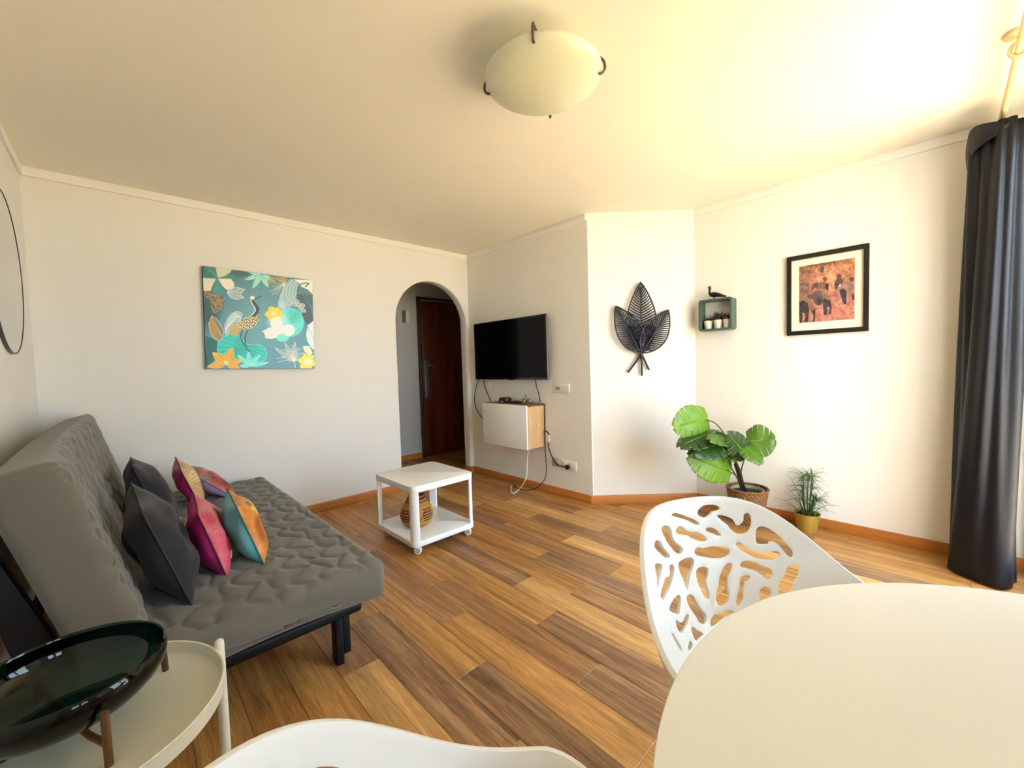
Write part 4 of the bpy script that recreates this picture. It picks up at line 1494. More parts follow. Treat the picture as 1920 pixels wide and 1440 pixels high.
cv.poly([(80, 790), (220, 790), (330, 900), (400, 1000), (395, 1080), (300, 1110), (260, 960), (80, 910)], D2)
cv.poly([(80, 910), (160, 870), (250, 920), (270, 1040), (260, 1200), (240, 1310), (150, 1310), (200, 1200), (180, 1130), (140, 1120), (135, 1320), (85, 1320), (70, 1150)], D1)
cv.poly([(330, 1090), (390, 1040), (395, 1120), (380, 1300), (340, 1310), (350, 1200)], D1)
cv.C += cv.noise(3, 16)[..., None] + cv.noise(9, 14)[..., None]
cv.C = cv.C * np.array([0.95, 0.96, 1.04])
pw_, ph_ = 0.155, 0.405
print_mesh('photo_print', cv, lambda u, v: (-0.0107 + 0 * u, (0.5 - u) * 2 * pw_, fh_ / 2 - ph_ / 2 + ph_ * (1 - v) + 0.004), attr_mat('photo_print', 0.5), fp)

# ---------------------------------------------------------------- ceiling lamp
lamp = thing('ceiling_lamp', 'round frosted glass dish lamp with four metal clips on the ceiling', 'lamp', (1.305, 1.14, H))
lathe('ceiling_plate', [(0, 0.0), (0.11, 0.0), (0.115, -0.01), (0.11, -0.03), (0, -0.03)], M['white'], lamp, 40)
prof = [(0.243 * math.sin(a), 0.0) for a in ()]
Rz, rim_z, bot_z = 0.236, -0.100, -0.166
ps = []
for k in range(19):
    t = k / 18
    ps.append((Rz * math.sin(t * math.pi / 2) ** 0.96, bot_z + (rim_z - bot_z) * (1 - math.cos(t * math.pi / 2)) ** 0.92))
ps_in = [(r * 0.985, z + 0.005) for r, z in ps[::-1]]
M['opal'] = pmat('opal_glass', (220, 222, 196), 0.28, coat=0.3)
lathe('glass_shade', ps + ps_in, M['opal'], lamp, 72, 60)
for a in (145, 55, -35, -125):
    t = math.radians(a - 21)
    d = Vector((math.cos(t), math.sin(t), 0))
    P = [d * 0.226 + Vector((0, 0, -0.062)), d * 0.242 + Vector((0, 0, -0.078)), d * 0.247 + Vector((0, 0, -0.103)), d * 0.240 + Vector((0, 0, -0.120)), d * 0.224 + Vector((0, 0, -0.127))]
    c_ = tube('clip', smooth_path(P, 4), 0.0055, M['iron'], lamp, 8)
    tube('clip_rod', [d * 0.112 + Vector((0, 0, -0.018)), d * 0.228 + Vector((0, 0, -0.062))], 0.004, M['iron'], c_, 8)

# ---------------------------------------------------------------- rolling side table
tr = thing('rolling_table', 'square white rolling table with a lower shelf on castors', 'table', (1.558, 2.615, 0))
hx, hy = 0.253, 0.275
prism('table_top', rrect(-hx, hx, -hy, hy, 0.045), 0.425, 0.468, M['white'], tr, 0.003)
prism('lower_shelf', rrect(-hx, hx, -hy, hy, 0.045), 0.066, 0.102, M['white'], tr, 0.003)
for sx in (-1, 1):
    for sy in (-1, 1):
        cx, cy = sx * (hx - 0.046), sy * (hy - 0.046)
        pts_ = []
        for k in range(9):
            a = math.radians(90 * k / 8)
            pts_.append((cx + sx * 0.044 * math.cos(a), cy + sy * 0.044 * math.sin(a)))
        pts_ += [(cx - sx * 0.002, cy + sy * 0.044), (cx - sx * 0.002, cy + sy * 0.030), (cx + sx * 0.030, cy - sy * 0.002), (cx + sx * 0.044, cy - sy * 0.002)]
        prism('leg', pts_, 0.1022, 0.4248, M['white'], tr, 0, sharp=30)
        wx, wy = sx * (hx - 0.045), sy * (hy - 0.055)
        cs = lathe('castor', [(0, 0.066), (0.014, 0.066), (0.015, 0.056), (0.010, 0.05), (0, 0.05)], M['white_plastic'], tr, 16)
        cs.location = (wx, wy, 0)
        Vw_, Fw_ = lathe_geo([(0.0, -0.019), (0.017, -0.019), (0.024, -0.016), (0.026, -0.011), (0.026, 0.011), (0.024, 0.016), (0.017, 0.019), (0.0, 0.019)], 24)
        ww = mesh('wheel', [Vector((v.x, v.z, v.y)) for v in Vw_], [f[::-1] for f in Fw_], M['white_plastic'], cs, True, 40)
        ww.location = (0.012, 0, 0.0262)
        ww.rotation_euler = (0, 0, math.radians(-38))
        Vw_, Fw_ = lathe_geo([(0.0, -0.0198), (0.017, -0.0198), (0.017, 0.0198), (0.0, 0.0198)], 20)
        hb = mesh('wheel_cap', [Vector((v.x, v.z, v.y)) for v in Vw_], [f[::-1] for f in Fw_], pmat('castor_grey', (172, 166, 154), 0.5) if 'castor' not in M else M['castor'], cs, True, 40)
        M['castor'] = hb.data.materials[0]
        hb.location = ww.location
        hb.rotation_euler = ww.rotation_euler

# woven jar on the shelf
jar = thing('woven_basket_jar', 'small round woven basket jar with dark bands under the rolling table', 'basket', (1.487, 2.612, 0.1025))
Hj = 0.222
nz_, na_ = 110, 120
V, Fc, Cc = [], [], []
kn = [(0.0, 0.066), (0.12, 0.098), (0.3, 0.114), (0.45, 0.116), (0.6, 0.104), (0.75, 0.082), (0.88, 0.064), (0.95, 0.056), (1.0, 0.058)]
for i in range(nz_ + 1):
    t = i / nz_
    for (t0, r0), (t1, r1) in zip(kn[:-1], kn[1:]):
        if t0 <= t <= t1:
            u = (t - t0) / (t1 - t0)
            u = u * u * (3 - 2 * u) * 0.4 + u * 0.6
            r = r0 + (r1 - r0) * u
    coil = 0.0024 * abs(math.sin(math.pi * t * 24))
    for k in range(na_):
        a = 2 * math.pi * k / na_
        row = int(t * 24)
        st = 0.0008 * math.sin(a * 60 + row * math.pi)
        rr_ = r + coil + st
        V.append((rr_ * math.cos(a), rr_ * math.sin(a), t * Hj))
        base = np.array([180, 124, 50.0]) * (0.86 + 0.2 * abs(math.sin(math.pi * t * 24)) + 0.08 * math.sin(a * 60 + row * math.pi))
        dark = np.array([74, 30, 22.0])
        sect = math.sin(a * 4 + 0.6)
        f = 0
        if 0.24 < t < 0.62 and row % 2 == 0 and sect > (-0.1 + 2.2 * abs(t - 0.43)):
            f = 1
        if t > 0.80 and (row % 3 != 2):
            f = 0.9
        if 0.24 < t < 0.62 and abs(sect - (t - 0.43) * 5) < 0.12:
            f = 0.8
        Cc.append(base * (1 - f) + dark * f)
for i in range(nz_):
    for k in range(na_):
        a_ = i * na_ + k
        b_ = i * na_ + (k + 1) % na_
        Fc.append((a_, b_, b_ + na_, a_ + na_))
Fc.append(tuple(range(na_ - 1, -1, -1)))
o = mesh('woven_body', V, Fc, attr_mat('woven_grass', 0.8), jar, True)
ca = o.data.color_attributes.new('print', 'FLOAT_COLOR', 'POINT')
ca.data.foreach_set('color', np.concatenate([np.array([lin(c) for c in Cc]), np.ones((len(Cc), 1))], 1).astype(np.float32).ravel())
lathe('lid', [(0.0, Hj + 0.004), (0.02, Hj + 0.010), (0.045, Hj + 0.004), (0.054, Hj - 0.006), (0.050, Hj - 0.012), (0.0, Hj - 0.012)], pmat('dark_woven', (64, 34, 30), 0.8, bump=(300, 0.5, 0.003)), jar, 32)

# ---------------------------------------------------------------- tray table with glass bowl
TC = Vector((-0.10, 1.172, 0))
TZ = 0.527
st = thing('tray_table', 'round cream metal tray table in front of the sofa end', 'table', (TC.x, TC.y, 0))
lathe('tray', [(0.0, TZ), (0.226, TZ), (0.231, TZ + 0.004), (0.233, TZ + 0.03), (0.236, TZ + 0.031), (0.238, TZ + 0.03), (0.236, TZ - 0.004), (0.228, TZ - 0.006), (0.0, TZ - 0.006)], M['cream_metal'], st, 72, 40)
for k in range(4):
    a = math.radians(16 + 90 * k)
    d = Vector((math.cos(a), math.sin(a), 0))
    lo_, hi_ = d * 0.249, d * 0.2485
    V, Fc = tube_geo([lo_ + Vector((0, 0, 0.0)), lo_ + Vector((0, 0, 0.02)), hi_ + Vector((0, 0, TZ + 0.030)), hi_ + Vector((0, 0, TZ + 0.040)), hi_ + Vector((0, 0, TZ + 0.044))], [0.010, 0.011, 0.011, 0.010, 0.006], 14)
    mesh('leg', V, Fc, M['cream_metal'], st, True, 50)
V, Fc = lathe_geo([(0.232, 0.10), (0.24, 0.10), (0.24, 0.115), (0.232, 0.115)], 56, True)
mesh('leg_ring', V, Fc, M['cream_metal'], st, True, 40)

BC = Vector((-0.114, 1.200, 0))
M['bowl_glass'] = glass_mat('dark_green_glass', (0.07, 0.19, 0.14))
bw = thing('glass_bowl', 'wide dark green glass bowl in a wooden stand on the tray table', 'bowl', (BC.x, BC.y, TZ))
prof = [(0.0, 0.036), (0.05, 0.036), (0.09, 0.044), (0.125, 0.062), (0.147, 0.085), (0.1545, 0.104), (0.1555, 0.118), (0.1525, 0.131), (0.150, 0.133), (0.1475, 0.131), (0.1500, 0.118), (0.149, 0.106), (0.142, 0.088), (0.121, 0.067), (0.088, 0.050), (0.05, 0.042), (0.0, 0.042)]
lathe('bowl', prof, M['bowl_glass'], bw, 72, 70)
M['stand_wood'] = wood_mat('walnut', (92, 62, 32), (128, 90, 50), 'Z', 20, 0.5, rand=False)
sa = -66
stand = []
for k in range(4):
    a = math.radians(sa + 90 * k + (4 if k % 2 else -4))
    d = Vector((math.cos(a), math.sin(a), 0))
    tube('stand_leg', [d * 0.171 + Vector((0, 0, 0.0005)), d * 0.167 + Vector((0, 0, 0.10))], [0.0065, 0.0065], M['stand_wood'], bw, 10)
    tube('stand_bar', [Vector((0, 0, 0.026)), d * 0.09 + Vector((0, 0, 0.027)), d * 0.169 + Vector((0, 0, 0.040))], 0.006, M['stand_wood'], bw, 8)

# ---------------------------------------------------------------- dining table
dt = thing('dining_table', 'large round white dining table in the right foreground', 'table', (0.702, -0.361, 0))
lathe('table_top', [(0.0, 0.736), (0.6525, 0.736), (0.6535, 0.735), (0.6535, 0.7338)], pmat('cream_laminate', (232, 226, 212), 0.42, spec=0.4), dt, 160, 30)
lathe('edge_band', [(0.6535, 0.7337), (0.6532, 0.713), (0.64, 0.711), (0.0, 0.711)], pmat('edge_band', (170, 158, 144), 0.5), dt, 160, 30)
lathe('pedestal', [(0.0, 0.022), (0.05, 0.03), (0.045, 0.2), (0.05, 0.5), (0.09, 0.66), (0.16, 0.7105), (0.0, 0.7105)], M['white'], dt, 40, 60)
lathe('foot', [(0.0, 0.0), (0.30, 0.0), (0.305, 0.008), (0.22, 0.018), (0.06, 0.035), (0.0, 0.035)], M['white'], dt, 56, 60)

# ---------------------------------------------------------------- shell chairs with cut-out backs
CA = (0.3082, 0.0238, -0.0079, 0.014)
CB = (0.6971, 0.1214, 0.0205, 0.0273, -0.0304)
ZB = 0.445
HOLES = [[[0.127,0.051],[0.153,0.04],[0.192,0.032],[0.24,0.03],[0.284,0.032],[0.327,0.04],[0.323,0.05],[0.292,0.055],[0.262,0.058],[0.231,0.071],[0.192,0.08],[0.153,0.075],[0.122,0.064]],[[-0.161,0.045],[-0.109,0.043],[-0.031,0.056],[0.035,0.071],[0.096,0.085],[0.127,0.099],[0.113,0.104],[0.065,0.096],[0.004,0.08],[-0.065,0.066],[-0.14,0.053]],[[0.297,0.072],[0.345,0.071],[0.397,0.077],[0.436,0.087],[0.454,0.104],[0.48,0.099],[0.511,0.08],[0.519,0.056],[0.55,0.045],[0.572,0.051],[0.58,0.067],[0.572,0.096],[0.541,0.122],[0.497,0.135],[0.441,0.136],[0.397,0.123],[0.371,0.106],[0.327,0.09]],[[-0.332,0.074],[-0.275,0.072],[-0.214,0.083],[-0.192,0.103],[-0.196,0.123],[-0.179,0.146],[-0.122,0.17],[-0.105,0.189],[-0.148,0.2],[-0.205,0.188],[-0.253,0.162],[-0.292,0.136],[-0.314,0.112],[-0.336,0.088]],[[-0.14,0.106],[-0.1,0.096],[-0.052,0.101],[-0.022,0.115],[0.022,0.125],[0.092,0.131],[0.148,0.147],[0.17,0.162],[0.144,0.173],[0.087,0.168],[0.022,0.154],[-0.026,0.136],[-0.087,0.13],[-0.14,0.117]],[[0.175,0.122],[0.214,0.117],[0.257,0.123],[0.292,0.136],[0.31,0.151],[0.275,0.151],[0.227,0.141],[0.183,0.133]],[[0.607,0.109],[0.624,0.09],[0.668,0.077],[0.724,0.075],[0.785,0.082],[0.829,0.093],[0.864,0.103],[0.894,0.114],[0.89,0.139],[0.864,0.147],[0.825,0.139],[0.794,0.127],[0.759,0.12],[0.711,0.13],[0.698,0.143],[0.615,0.16],[0.602,0.139]],[[-0.528,0.095],[-0.463,0.095],[-0.393,0.114],[-0.371,0.138],[-0.336,0.16],[-0.301,0.181],[-0.327,0.192],[-0.397,0.175],[-0.471,0.141],[-0.528,0.112]],[[0.022,0.202],[0.065,0.191],[0.118,0.197],[0.192,0.194],[0.284,0.194],[0.353,0.2],[0.367,0.212],[0.349,0.231],[0.288,0.244],[0.209,0.244],[0.131,0.237],[0.065,0.228],[0.026,0.22]],[[0.423,0.181],[0.449,0.172],[0.493,0.178],[0.537,0.191],[0.607,0.194],[0.681,0.18],[0.75,0.159],[0.79,0.154],[0.785,0.176],[0.737,0.202],[0.668,0.216],[0.589,0.223],[0.511,0.213],[0.445,0.197]],[[0.436,0.269],[0.467,0.25],[0.528,0.242],[0.585,0.242],[0.637,0.248],[0.694,0.247],[0.724,0.257],[0.711,0.284],[0.668,0.3],[0.62,0.29],[0.567,0.281],[0.502,0.279],[0.449,0.277]],[[-0.218,0.232],[-0.144,0.223],[-0.057,0.223],[-0.009,0.239],[-0.039,0.265],[-0.096,0.287],[-0.148,0.314],[-0.205,0.34],[-0.227,0.332],[-0.223,0.298],[-0.231,0.263]],[[-0.026,0.289],[0.017,0.274],[0.083,0.273],[0.118,0.287],[0.096,0.314],[0.061,0.335],[0.052,0.364],[0.048,0.393],[0.022,0.409],[-0.022,0.399],[-0.039,0.362],[-0.044,0.325]],[[-0.633,0.141],[-0.493,0.18],[-0.493,0.196],[-0.563,0.204],[-0.663,0.202],[-0.742,0.194],[-0.737,0.178],[-0.676,0.172]],[[-0.367,0.218],[-0.31,0.218],[-0.288,0.237],[-0.34,0.261],[-0.432,0.276],[-0.554,0.277],[-0.707,0.258],[-0.755,0.226],[-0.685,0.228],[-0.572,0.234],[-0.502,0.234],[-0.423,0.245],[-0.384,0.237]],[[0.244,0.303],[0.297,0.274],[0.34,0.263],[0.367,0.268],[0.345,0.297],[0.305,0.325],[0.279,0.361],[0.266,0.396],[0.24,0.426],[0.175,0.446],[0.118,0.446],[0.096,0.426],[0.122,0.393],[0.175,0.359],[0.205,0.332]],[[0.423,0.322],[0.467,0.311],[0.519,0.309],[0.493,0.329],[0.458,0.343],[0.432,0.38],[0.401,0.418],[0.34,0.451],[0.314,0.441],[0.336,0.414],[0.38,0.377],[0.406,0.341]],[[0.764,0.314],[0.781,0.279],[0.816,0.25],[0.842,0.205],[0.881,0.175],[0.929,0.157],[0.938,0.183],[0.925,0.22],[0.894,0.257],[0.89,0.295],[0.829,0.324],[0.764,0.345]],[[-0.676,0.308],[-0.58,0.316],[-0.463,0.325],[-0.375,0.335],[-0.371,0.353],[-0.441,0.372],[-0.532,0.38],[-0.602,0.356],[-0.676,0.321]],[[-0.284,0.369],[-0.223,0.361],[-0.166,0.374],[-0.153,0.401],[-0.135,0.436],[-0.109,0.467],[-0.148,0.491],[-0.223,0.495],[-0.271,0.475],[-0.275,0.442],[-0.297,0.402]],[[0.576,0.374],[0.615,0.346],[0.659,0.335],[0.694,0.348],[0.681,0.375],[0.624,0.396],[0.572,0.409]],[[-0.663,0.364],[-0.615,0.391],[-0.55,0.412],[-0.419,0.414],[-0.367,0.422],[-0.406,0.434],[-0.515,0.438],[-0.663,0.422],[-0.707,0.407],[-0.72,0.38]],[[-0.079,0.495],[0.004,0.479],[0.096,0.481],[0.179,0.47],[0.244,0.475],[0.227,0.486],[0.087,0.503],[-0.035,0.518],[-0.122,0.519]],[[-0.48,0.468],[-0.41,0.47],[-0.375,0.494],[-0.31,0.523],[-0.41,0.521],[-0.524,0.508],[-0.511,0.489]],[[-0.894,0.322],[-0.864,0.341],[-0.86,0.375],[-0.86,0.402],[-0.903,0.415],[-0.925,0.383],[-0.912,0.353]],[[-0.702,0.467],[-0.633,0.475],[-0.62,0.489],[-0.663,0.494],[-0.794,0.465]]]


def shell(ph, t):
    ap = abs(ph)
    r = sum(CA[k] * math.cos(k * ph) for k in range(4))
    z = sum(CB[k] * math.cos(k * ph) for k in range(5))
    s = min(1, max(0, (ap - math.radians(98)) / math.radians(70)))
    s = s * s * (3 - 2 * s)
    if ap > math.radians(98):
        z = (1 - s) * 0.647 + s * 0.462
        r = (1 - s) * r + s * 0.27
    rr = (1 - t) ** 2 * r + 2 * t * (1 - t) * 0.82 * r
    zz = (1 - t) ** 2 * z + 2 * t * (1 - t) * (ZB + 0.015) + t * t * ZB
    return Vector((rr * math.cos(ph), -rr * math.sin(ph), zz))


def shell_mesh():
    disc = lambda ph, t: Vector(((1 - t) * math.cos(ph), (1 - t) * math.sin(ph)))
    pts, edges = [], []

    def loop(ps):
        o = len(pts)
        pts.extend(ps)
        edges.extend((o + i, o + (i + 1) % len(ps)) for i in range(len(ps)))
    N = 144
    loop([disc(2 * math.pi * k / N, 0) for k in range(N)])
    hp = []
    for h in HOLES:
        d = [Vector((p[0], p[1], 0)) for p in h]
        n_ = len(d)
        sm = []
        for i in range(n_):
            a, b, c, e = d[i - 1], d[i], d[(i + 1) % n_], d[(i + 2) % n_]
            for k in range(3):
                u = k / 3
                q = 0.5 * ((2 * b) + (c - a) * u + (2 * a - 5 * b + 4 * c - e) * u * u + (3 * b - a - 3 * c + e) * u ** 3)
                sm.append(disc(q.x, q.y))
        hp.append([(p.x, p.y) for p in sm])
        loop(sm)
    grid = []
    for i in range(1, 40):
        t = i / 40.0
        n_ = max(10, int(N * (1 - t)))
        for k in range(n_):
            grid.append(disc(2 * math.pi * (k + 0.5 * (i % 2)) / n_, t))
    gx = np.array([(p.x, p.y) for p in grid])
    bad = np.zeros(len(grid), bool)
    for h in hp:
        bad |= in_poly(gx[:, 0], gx[:, 1], h)
        hh_ = np.array(h)
        bad |= (((gx[:, None, :] - hh_[None]) ** 2).sum(-1).min(1) < 0.007 ** 2)
    pts.extend(p for p, b in zip(grid, bad) if not b)
    res = geometry.delaunay_2d_cdt(pts, edges, [], 0, 1e-5)
    vs2, fs = res[0], res[2]
    cen = np.array([(sum(vs2[i].x for i in f) / 3, sum(vs2[i].y for i in f) / 3) for f in fs])
    cut = np.zeros(len(fs), bool)
    for h in hp:
        cut |= in_poly(cen[:, 0], cen[:, 1], h)
    V = []
    for p in vs2:
        t = 1 - min(1.0, p.length)
        V.append(shell(math.atan2(p.y, p.x), t))
    return V, [tuple(f) for f, c in zip(fs, cut) if not c]


M['chair'] = pmat('white_chair_plastic', (248, 247, 244), 0.3, spec=0.45)
sv, sf = shell_mesh()
bm = bmesh.new()
bv = [bm.verts.new(v) for v in sv]
for f in sf:
    try:
        bm.faces.new([bv[i] for i in f])
    except ValueError:
        pass
bmesh.ops.delete(bm, geom=[v for v in bm.verts if not v.link_faces], context='VERTS')
bmesh.ops.recalc_face_normals(bm, faces=bm.faces)
up_ = sum(1 if f.normal.z > 0 else -1 for f in bm.faces)
if up_ < 0:
    bmesh.ops.reverse_faces(bm, faces=bm.faces)
me = bpy.data.meshes.new('shell')
bm.to_mesh(me)
bm.free()
ch1 = thing('shell_chair', 'white plastic shell chair with organic cut-outs behind the round table', 'chair', (1.0072, 0.2010, 0), 1.1509, 'white cut-out shell chairs')
so = link('shell', me, M['chair'], ch1, True)
md = so.modifiers.new('thickness', 'SOLIDIFY')
md.thickness = 0.011
md.offset = -1
bv_ = so.modifiers.new('rounding', 'BEVEL')
bv_.width = 0.003
bv_.segments = 2
bv_.limit_method = 'ANGLE'
bv_.angle_limit = math.radians(50)
for k in range(4):
    a = math.radians(45 + 90 * k)
    d = Vector((math.cos(a), math.sin(a), 0))
    tube('leg', [d * 0.10 + Vector((0, 0, 0.428)), d * 0.15 + Vector((0, 0, 0.40)), d * 0.255 + Vector((0, 0, 0.0))], [0.013, 0.014, 0.009], M['chair'], ch1, 12)
lathe('seat_hub', [(0, 0.425), (0.09, 0.425), (0.12, 0.432), (0.09, 0.4335), (0, 0.4335)], M['chair'], ch1, 24)
ch2 = thing('shell_chair', 'white plastic shell chair cut off by the bottom edge, nearest to the tray table', 'chair', (0.1889, 0.2113, 0), 2.4305, 'white cut-out shell chairs')
for c_ in list(ch1.children):
    d = c_.copy()
    COL.objects.link(d)
    d.parent = ch2


# ---------------------------------------------------------------- plants
def deep(px, py, depth):
    return Vector((0, 0, CAM_Z)) + ray(px, py) * depth


M['green'] = [pmat('leaf_lime', (98, 136, 4), 0.42, vary=(14, 0.12)), pmat('leaf_mid', (72, 108, 8), 0.42, vary=(14, 0.15)), pmat('leaf_dark', (38, 68, 14), 0.4, vary=(12, 0.2))]
BKC = Vector((3.365, 1.012, 0))
mon = thing('potted_monstera', 'monstera plant with big split leaves in a wicker basket in the corner', 'plant', (BKC.x, BKC.y, 0))


def monstera_leaf(att, tip, half_w, nrm, mat, curl=0.12, n_slit=5, seed=0):
    A = Vector(att)
    T = Vector(tip)
    ax_ = T - A
    L = ax_.length / 0.98
    ax_.normalize()
    nn = Vector(nrm)
    nn = (nn - ax_ * nn.dot(ax_)).normalized()
    sd_v = ax_.cross(nn)
    V, Fc = [], []
    rr_ = random.Random(seed)
    s0, s1 = -0.16, 1.0
    nl = n_slit + 1
    for side in (-1, 1):
        edges_ = [s0 + (s1 - s0) * (k / nl) ** 0.95 for k in range(nl + 1)]
        for k in range(nl):
            a, b = edges_[k], edges_[k + 1]
            gap = 0.03 + 0.11 * rr_.random()
            q0 = 0.25 + 0.4 * rr_.random()
            nS, nQ = 6, 10
            base = len(V)
            for i in range(nS + 1):
                for j in range(nQ + 1):
                    q = j / nQ
                    g_ = 0 if q < q0 else gap * ((q - q0) / (1 - q0)) ** 0.7
                    sg = i / nS
                    lo_g = 0 if k == 0 else g_
                    hi_g = 0 if k == nl - 1 else g_
                    s = a + (b - a) * (lo_g + sg * (1 - lo_g - hi_g))
                    w = half_w * max(0.0, math.sin(math.pi * min(1, max(0, (s + 0.22) / 1.24)) ** 0.78)) ** 0.62
                    e = q
                    fx = s + (0.10 * q if s > 0 else 0.02 * q) - 0.08 * q * max(0, (s - 0.6)) * 2
                    if s < 0:
                        w = half_w * (0.80 + s * 1.0) * (0.35 + 0.65 * min(1, q * 1.2)) if q > 0 else 0
                    z = -curl * half_w * e * e * 1.6 - curl * 0.9 * L * max(0, s) ** 2 + 0.02 * half_w * math.sin(9 * s + side)
                    mid = max(s, 0.0) if q < 0.02 else (fx if s >= 0 or q > 0.15 else fx * q / 0.15)
                    V.append(A + ax_ * (mid * L) + sd_v * (side * w * e) + nn * z)
            for i in range(nS):
                for j in range(nQ):
                    p = base + i * (nQ + 1) + j
                    Fc.append((p, p + 1, p + nQ + 2, p + nQ + 1))
    V = [v - BKC for v in V]
    bm_ = bmesh.new()
    bvs = [bm_.verts.new(v) for v in V]
    for f in Fc:
        try:
            bm_.faces.new([bvs[i] for i in f])
        except ValueError:
            pass
    bmesh.ops.remove_doubles(bm_, verts=bm_.verts, dist=0.0006)
    o_ = bm_obj('leaf', bm_, mat, mon, True)
    ms = o_.modifiers.new('thickness', 'SOLIDIFY')
    ms.thickness = 0.0015
    P = [A + ax_ * (L * t) + nn * (-curl * 0.9 * L * t * t + 0.001) - BKC for t in (0, 0.25, 0.5, 0.75, 0.92)]
    tube('midrib', P, [0.003, 0.0026, 0.002, 0.0015, 0.0008], pmat('leaf_rib', (128, 170, 60), 0.5) if 'rib' not in M else M['rib'], o_, 6)
    M['rib'] = o_.children[0].data.materials[0]
    return o_


mp = lambda x, y, d: deep(1260 + x / 7.2, 745 + y / 7.2, d)
cn = -C_FWD
monstera_leaf(mp(440, 298, 3.02), mp(62, 395, 2.92), 0.130, cn + C_UP * 0.1, M['green'][0], 0.06, 5, 1)
monstera_leaf(mp(590, 470, 3.00), mp(130, 600, 2.85), 0.115, C_UP + cn * 0.42 + C_RIGHT * -0.1, M['green'][2], 0.10, 5, 2)
monstera_leaf(mp(700, 560, 2.98), mp(330, 700, 2.80), 0.125, C_UP * 0.75 + cn * 0.55, M['green'][2], 0.12, 5, 3)
monstera_leaf(mp(735, 975, 2.99), mp(255, 800, 2.90), 0.128, cn + C_UP * 0.25, M['green'][0], 0.05, 5, 4)
monstera_leaf(mp(755, 560, 2.97), mp(560, 520, 2.80), 0.075, C_UP * 0.7 + cn * 0.6, M['green'][1], 0.14, 4, 5)
monstera_leaf(mp(960, 640, 2.93), mp(1215, 868, 2.80), 0.085, C_UP * 0.5 + cn * 0.8 + C_RIGHT * 0.2, M['green'][1], 0.10, 4, 6)
monstera_leaf(mp(990, 770, 2.93), mp(800, 520, 2.80), 0.085, cn * 0.8 + C_UP * 0.3 - C_RIGHT * 0.3, M['green'][2], 0.10, 4, 7)
monstera_leaf(mp(1060, 590, 2.98), mp(1385, 560, 2.90), 0.120, cn + C_UP * 0.35 + C_RIGHT * 0.1, M['green'][1], 0.10, 4, 8)
monstera_leaf(mp(770, 740, 2.98), mp(885, 850, 2.9), 0.05, cn + C_UP * 0.3, M['green'][1], 0.10, 3, 9)
M['stem_dark'] = pmat('dark_stem', (40, 38, 32), 0.6, bump=(60, 0.5, 0.004))
M['stem_green'] = pmat('green_petiole', (82, 92, 36), 0.5)


def stem(pts, r, mat):
    tube('stem', smooth_path([p - BKC for p in pts], 5), r, mat, mon, 8)


rt0 = BKC + Vector((0.0, 0.0, 0.235))
stem([rt0 + Vector((0.01, 0, -0.02)), mp(960, 1180, 3.04), mp(920, 1020, 3.02), mp(870, 900, 3.0), mp(800, 700, 2.99), mp(760, 570, 2.97)], 0.011, M['stem_dark'])
stem([rt0 + Vector((-0.02, 0.015, -0.02)), mp(930, 1180, 3.05), mp(885, 1010, 3.03), mp(850, 900, 3.02)], 0.010, M['stem_dark'])
stem([mp(800, 700, 2.99), mp(745, 560, 3.0), mp(670, 440, 3.01), mp(570, 340, 3.02), mp(440, 298, 3.02)], 0.0045, M['stem_green'])
stem([rt0 + Vector((-0.035, 0.02, -0.02)), mp(890, 1110, 3.05), mp(840, 1040, 3.02), mp(735, 975, 2.99)], 0.005, M['stem_green'])
stem([mp(880, 1080, 3.04), mp(830, 1000, 3.03), mp(790, 920, 3.01), mp(700, 560, 2.98)], 0.005, M['stem_dark'])
stem([mp(930, 1010, 3.02), mp(955, 900, 2.98), mp(990, 770, 2.93), mp(960, 640, 2.93)], 0.005, M['stem_green'])
stem([mp(760, 570, 2.97), mp(900, 560, 2.97), mp(1060, 590, 2.98)], 0.0045, M['stem_green'])
stem([mp(760, 570, 2.97), mp(670, 480, 2.99), mp(590, 470, 3.0)], 0.0045, M['stem_green'])
stem([mp(850, 860, 3.0), mp(790, 780, 2.98), mp(770, 740, 2.98)], 0.004, M['stem_green'])

# wicker basket: stakes and weavers as relief
M['wicker'] = pmat('wicker', (134, 92, 52), 0.8, vary=(60, 0.45), bump=(220, 0.6, 0.004))
nz_, na_ = 72, 200
V, Fc = [], []
Hb = 0.255
for i in range(nz_ + 1):
    t = i / nz_
    for k in range(na_):
        a = 2 * math.pi * k / na_
        r = 0.098 + 0.038 * t
        row = int(t * 14)
        col_ = 26
        wv = math.sin(a * col_ + (row % 2) * math.pi)
        r += 0.0048 * wv * abs(math.sin(math.pi * t * 14)) + 0.003 * abs(math.sin(math.pi * t * 14))
        V.append((r * math.cos(a), r * math.sin(a), t * Hb))
for i in range(nz_):
    for k in range(na_):
        a_ = i * na_ + k
        b_ = i * na_ + (k + 1) % na_
        Fc.append((a_, b_, b_ + na_, a_ + na_))
Fc.append(tuple(range(na_ - 1, -1, -1)))
mesh('wicker_basket', V, Fc, M['wicker'], mon, True)
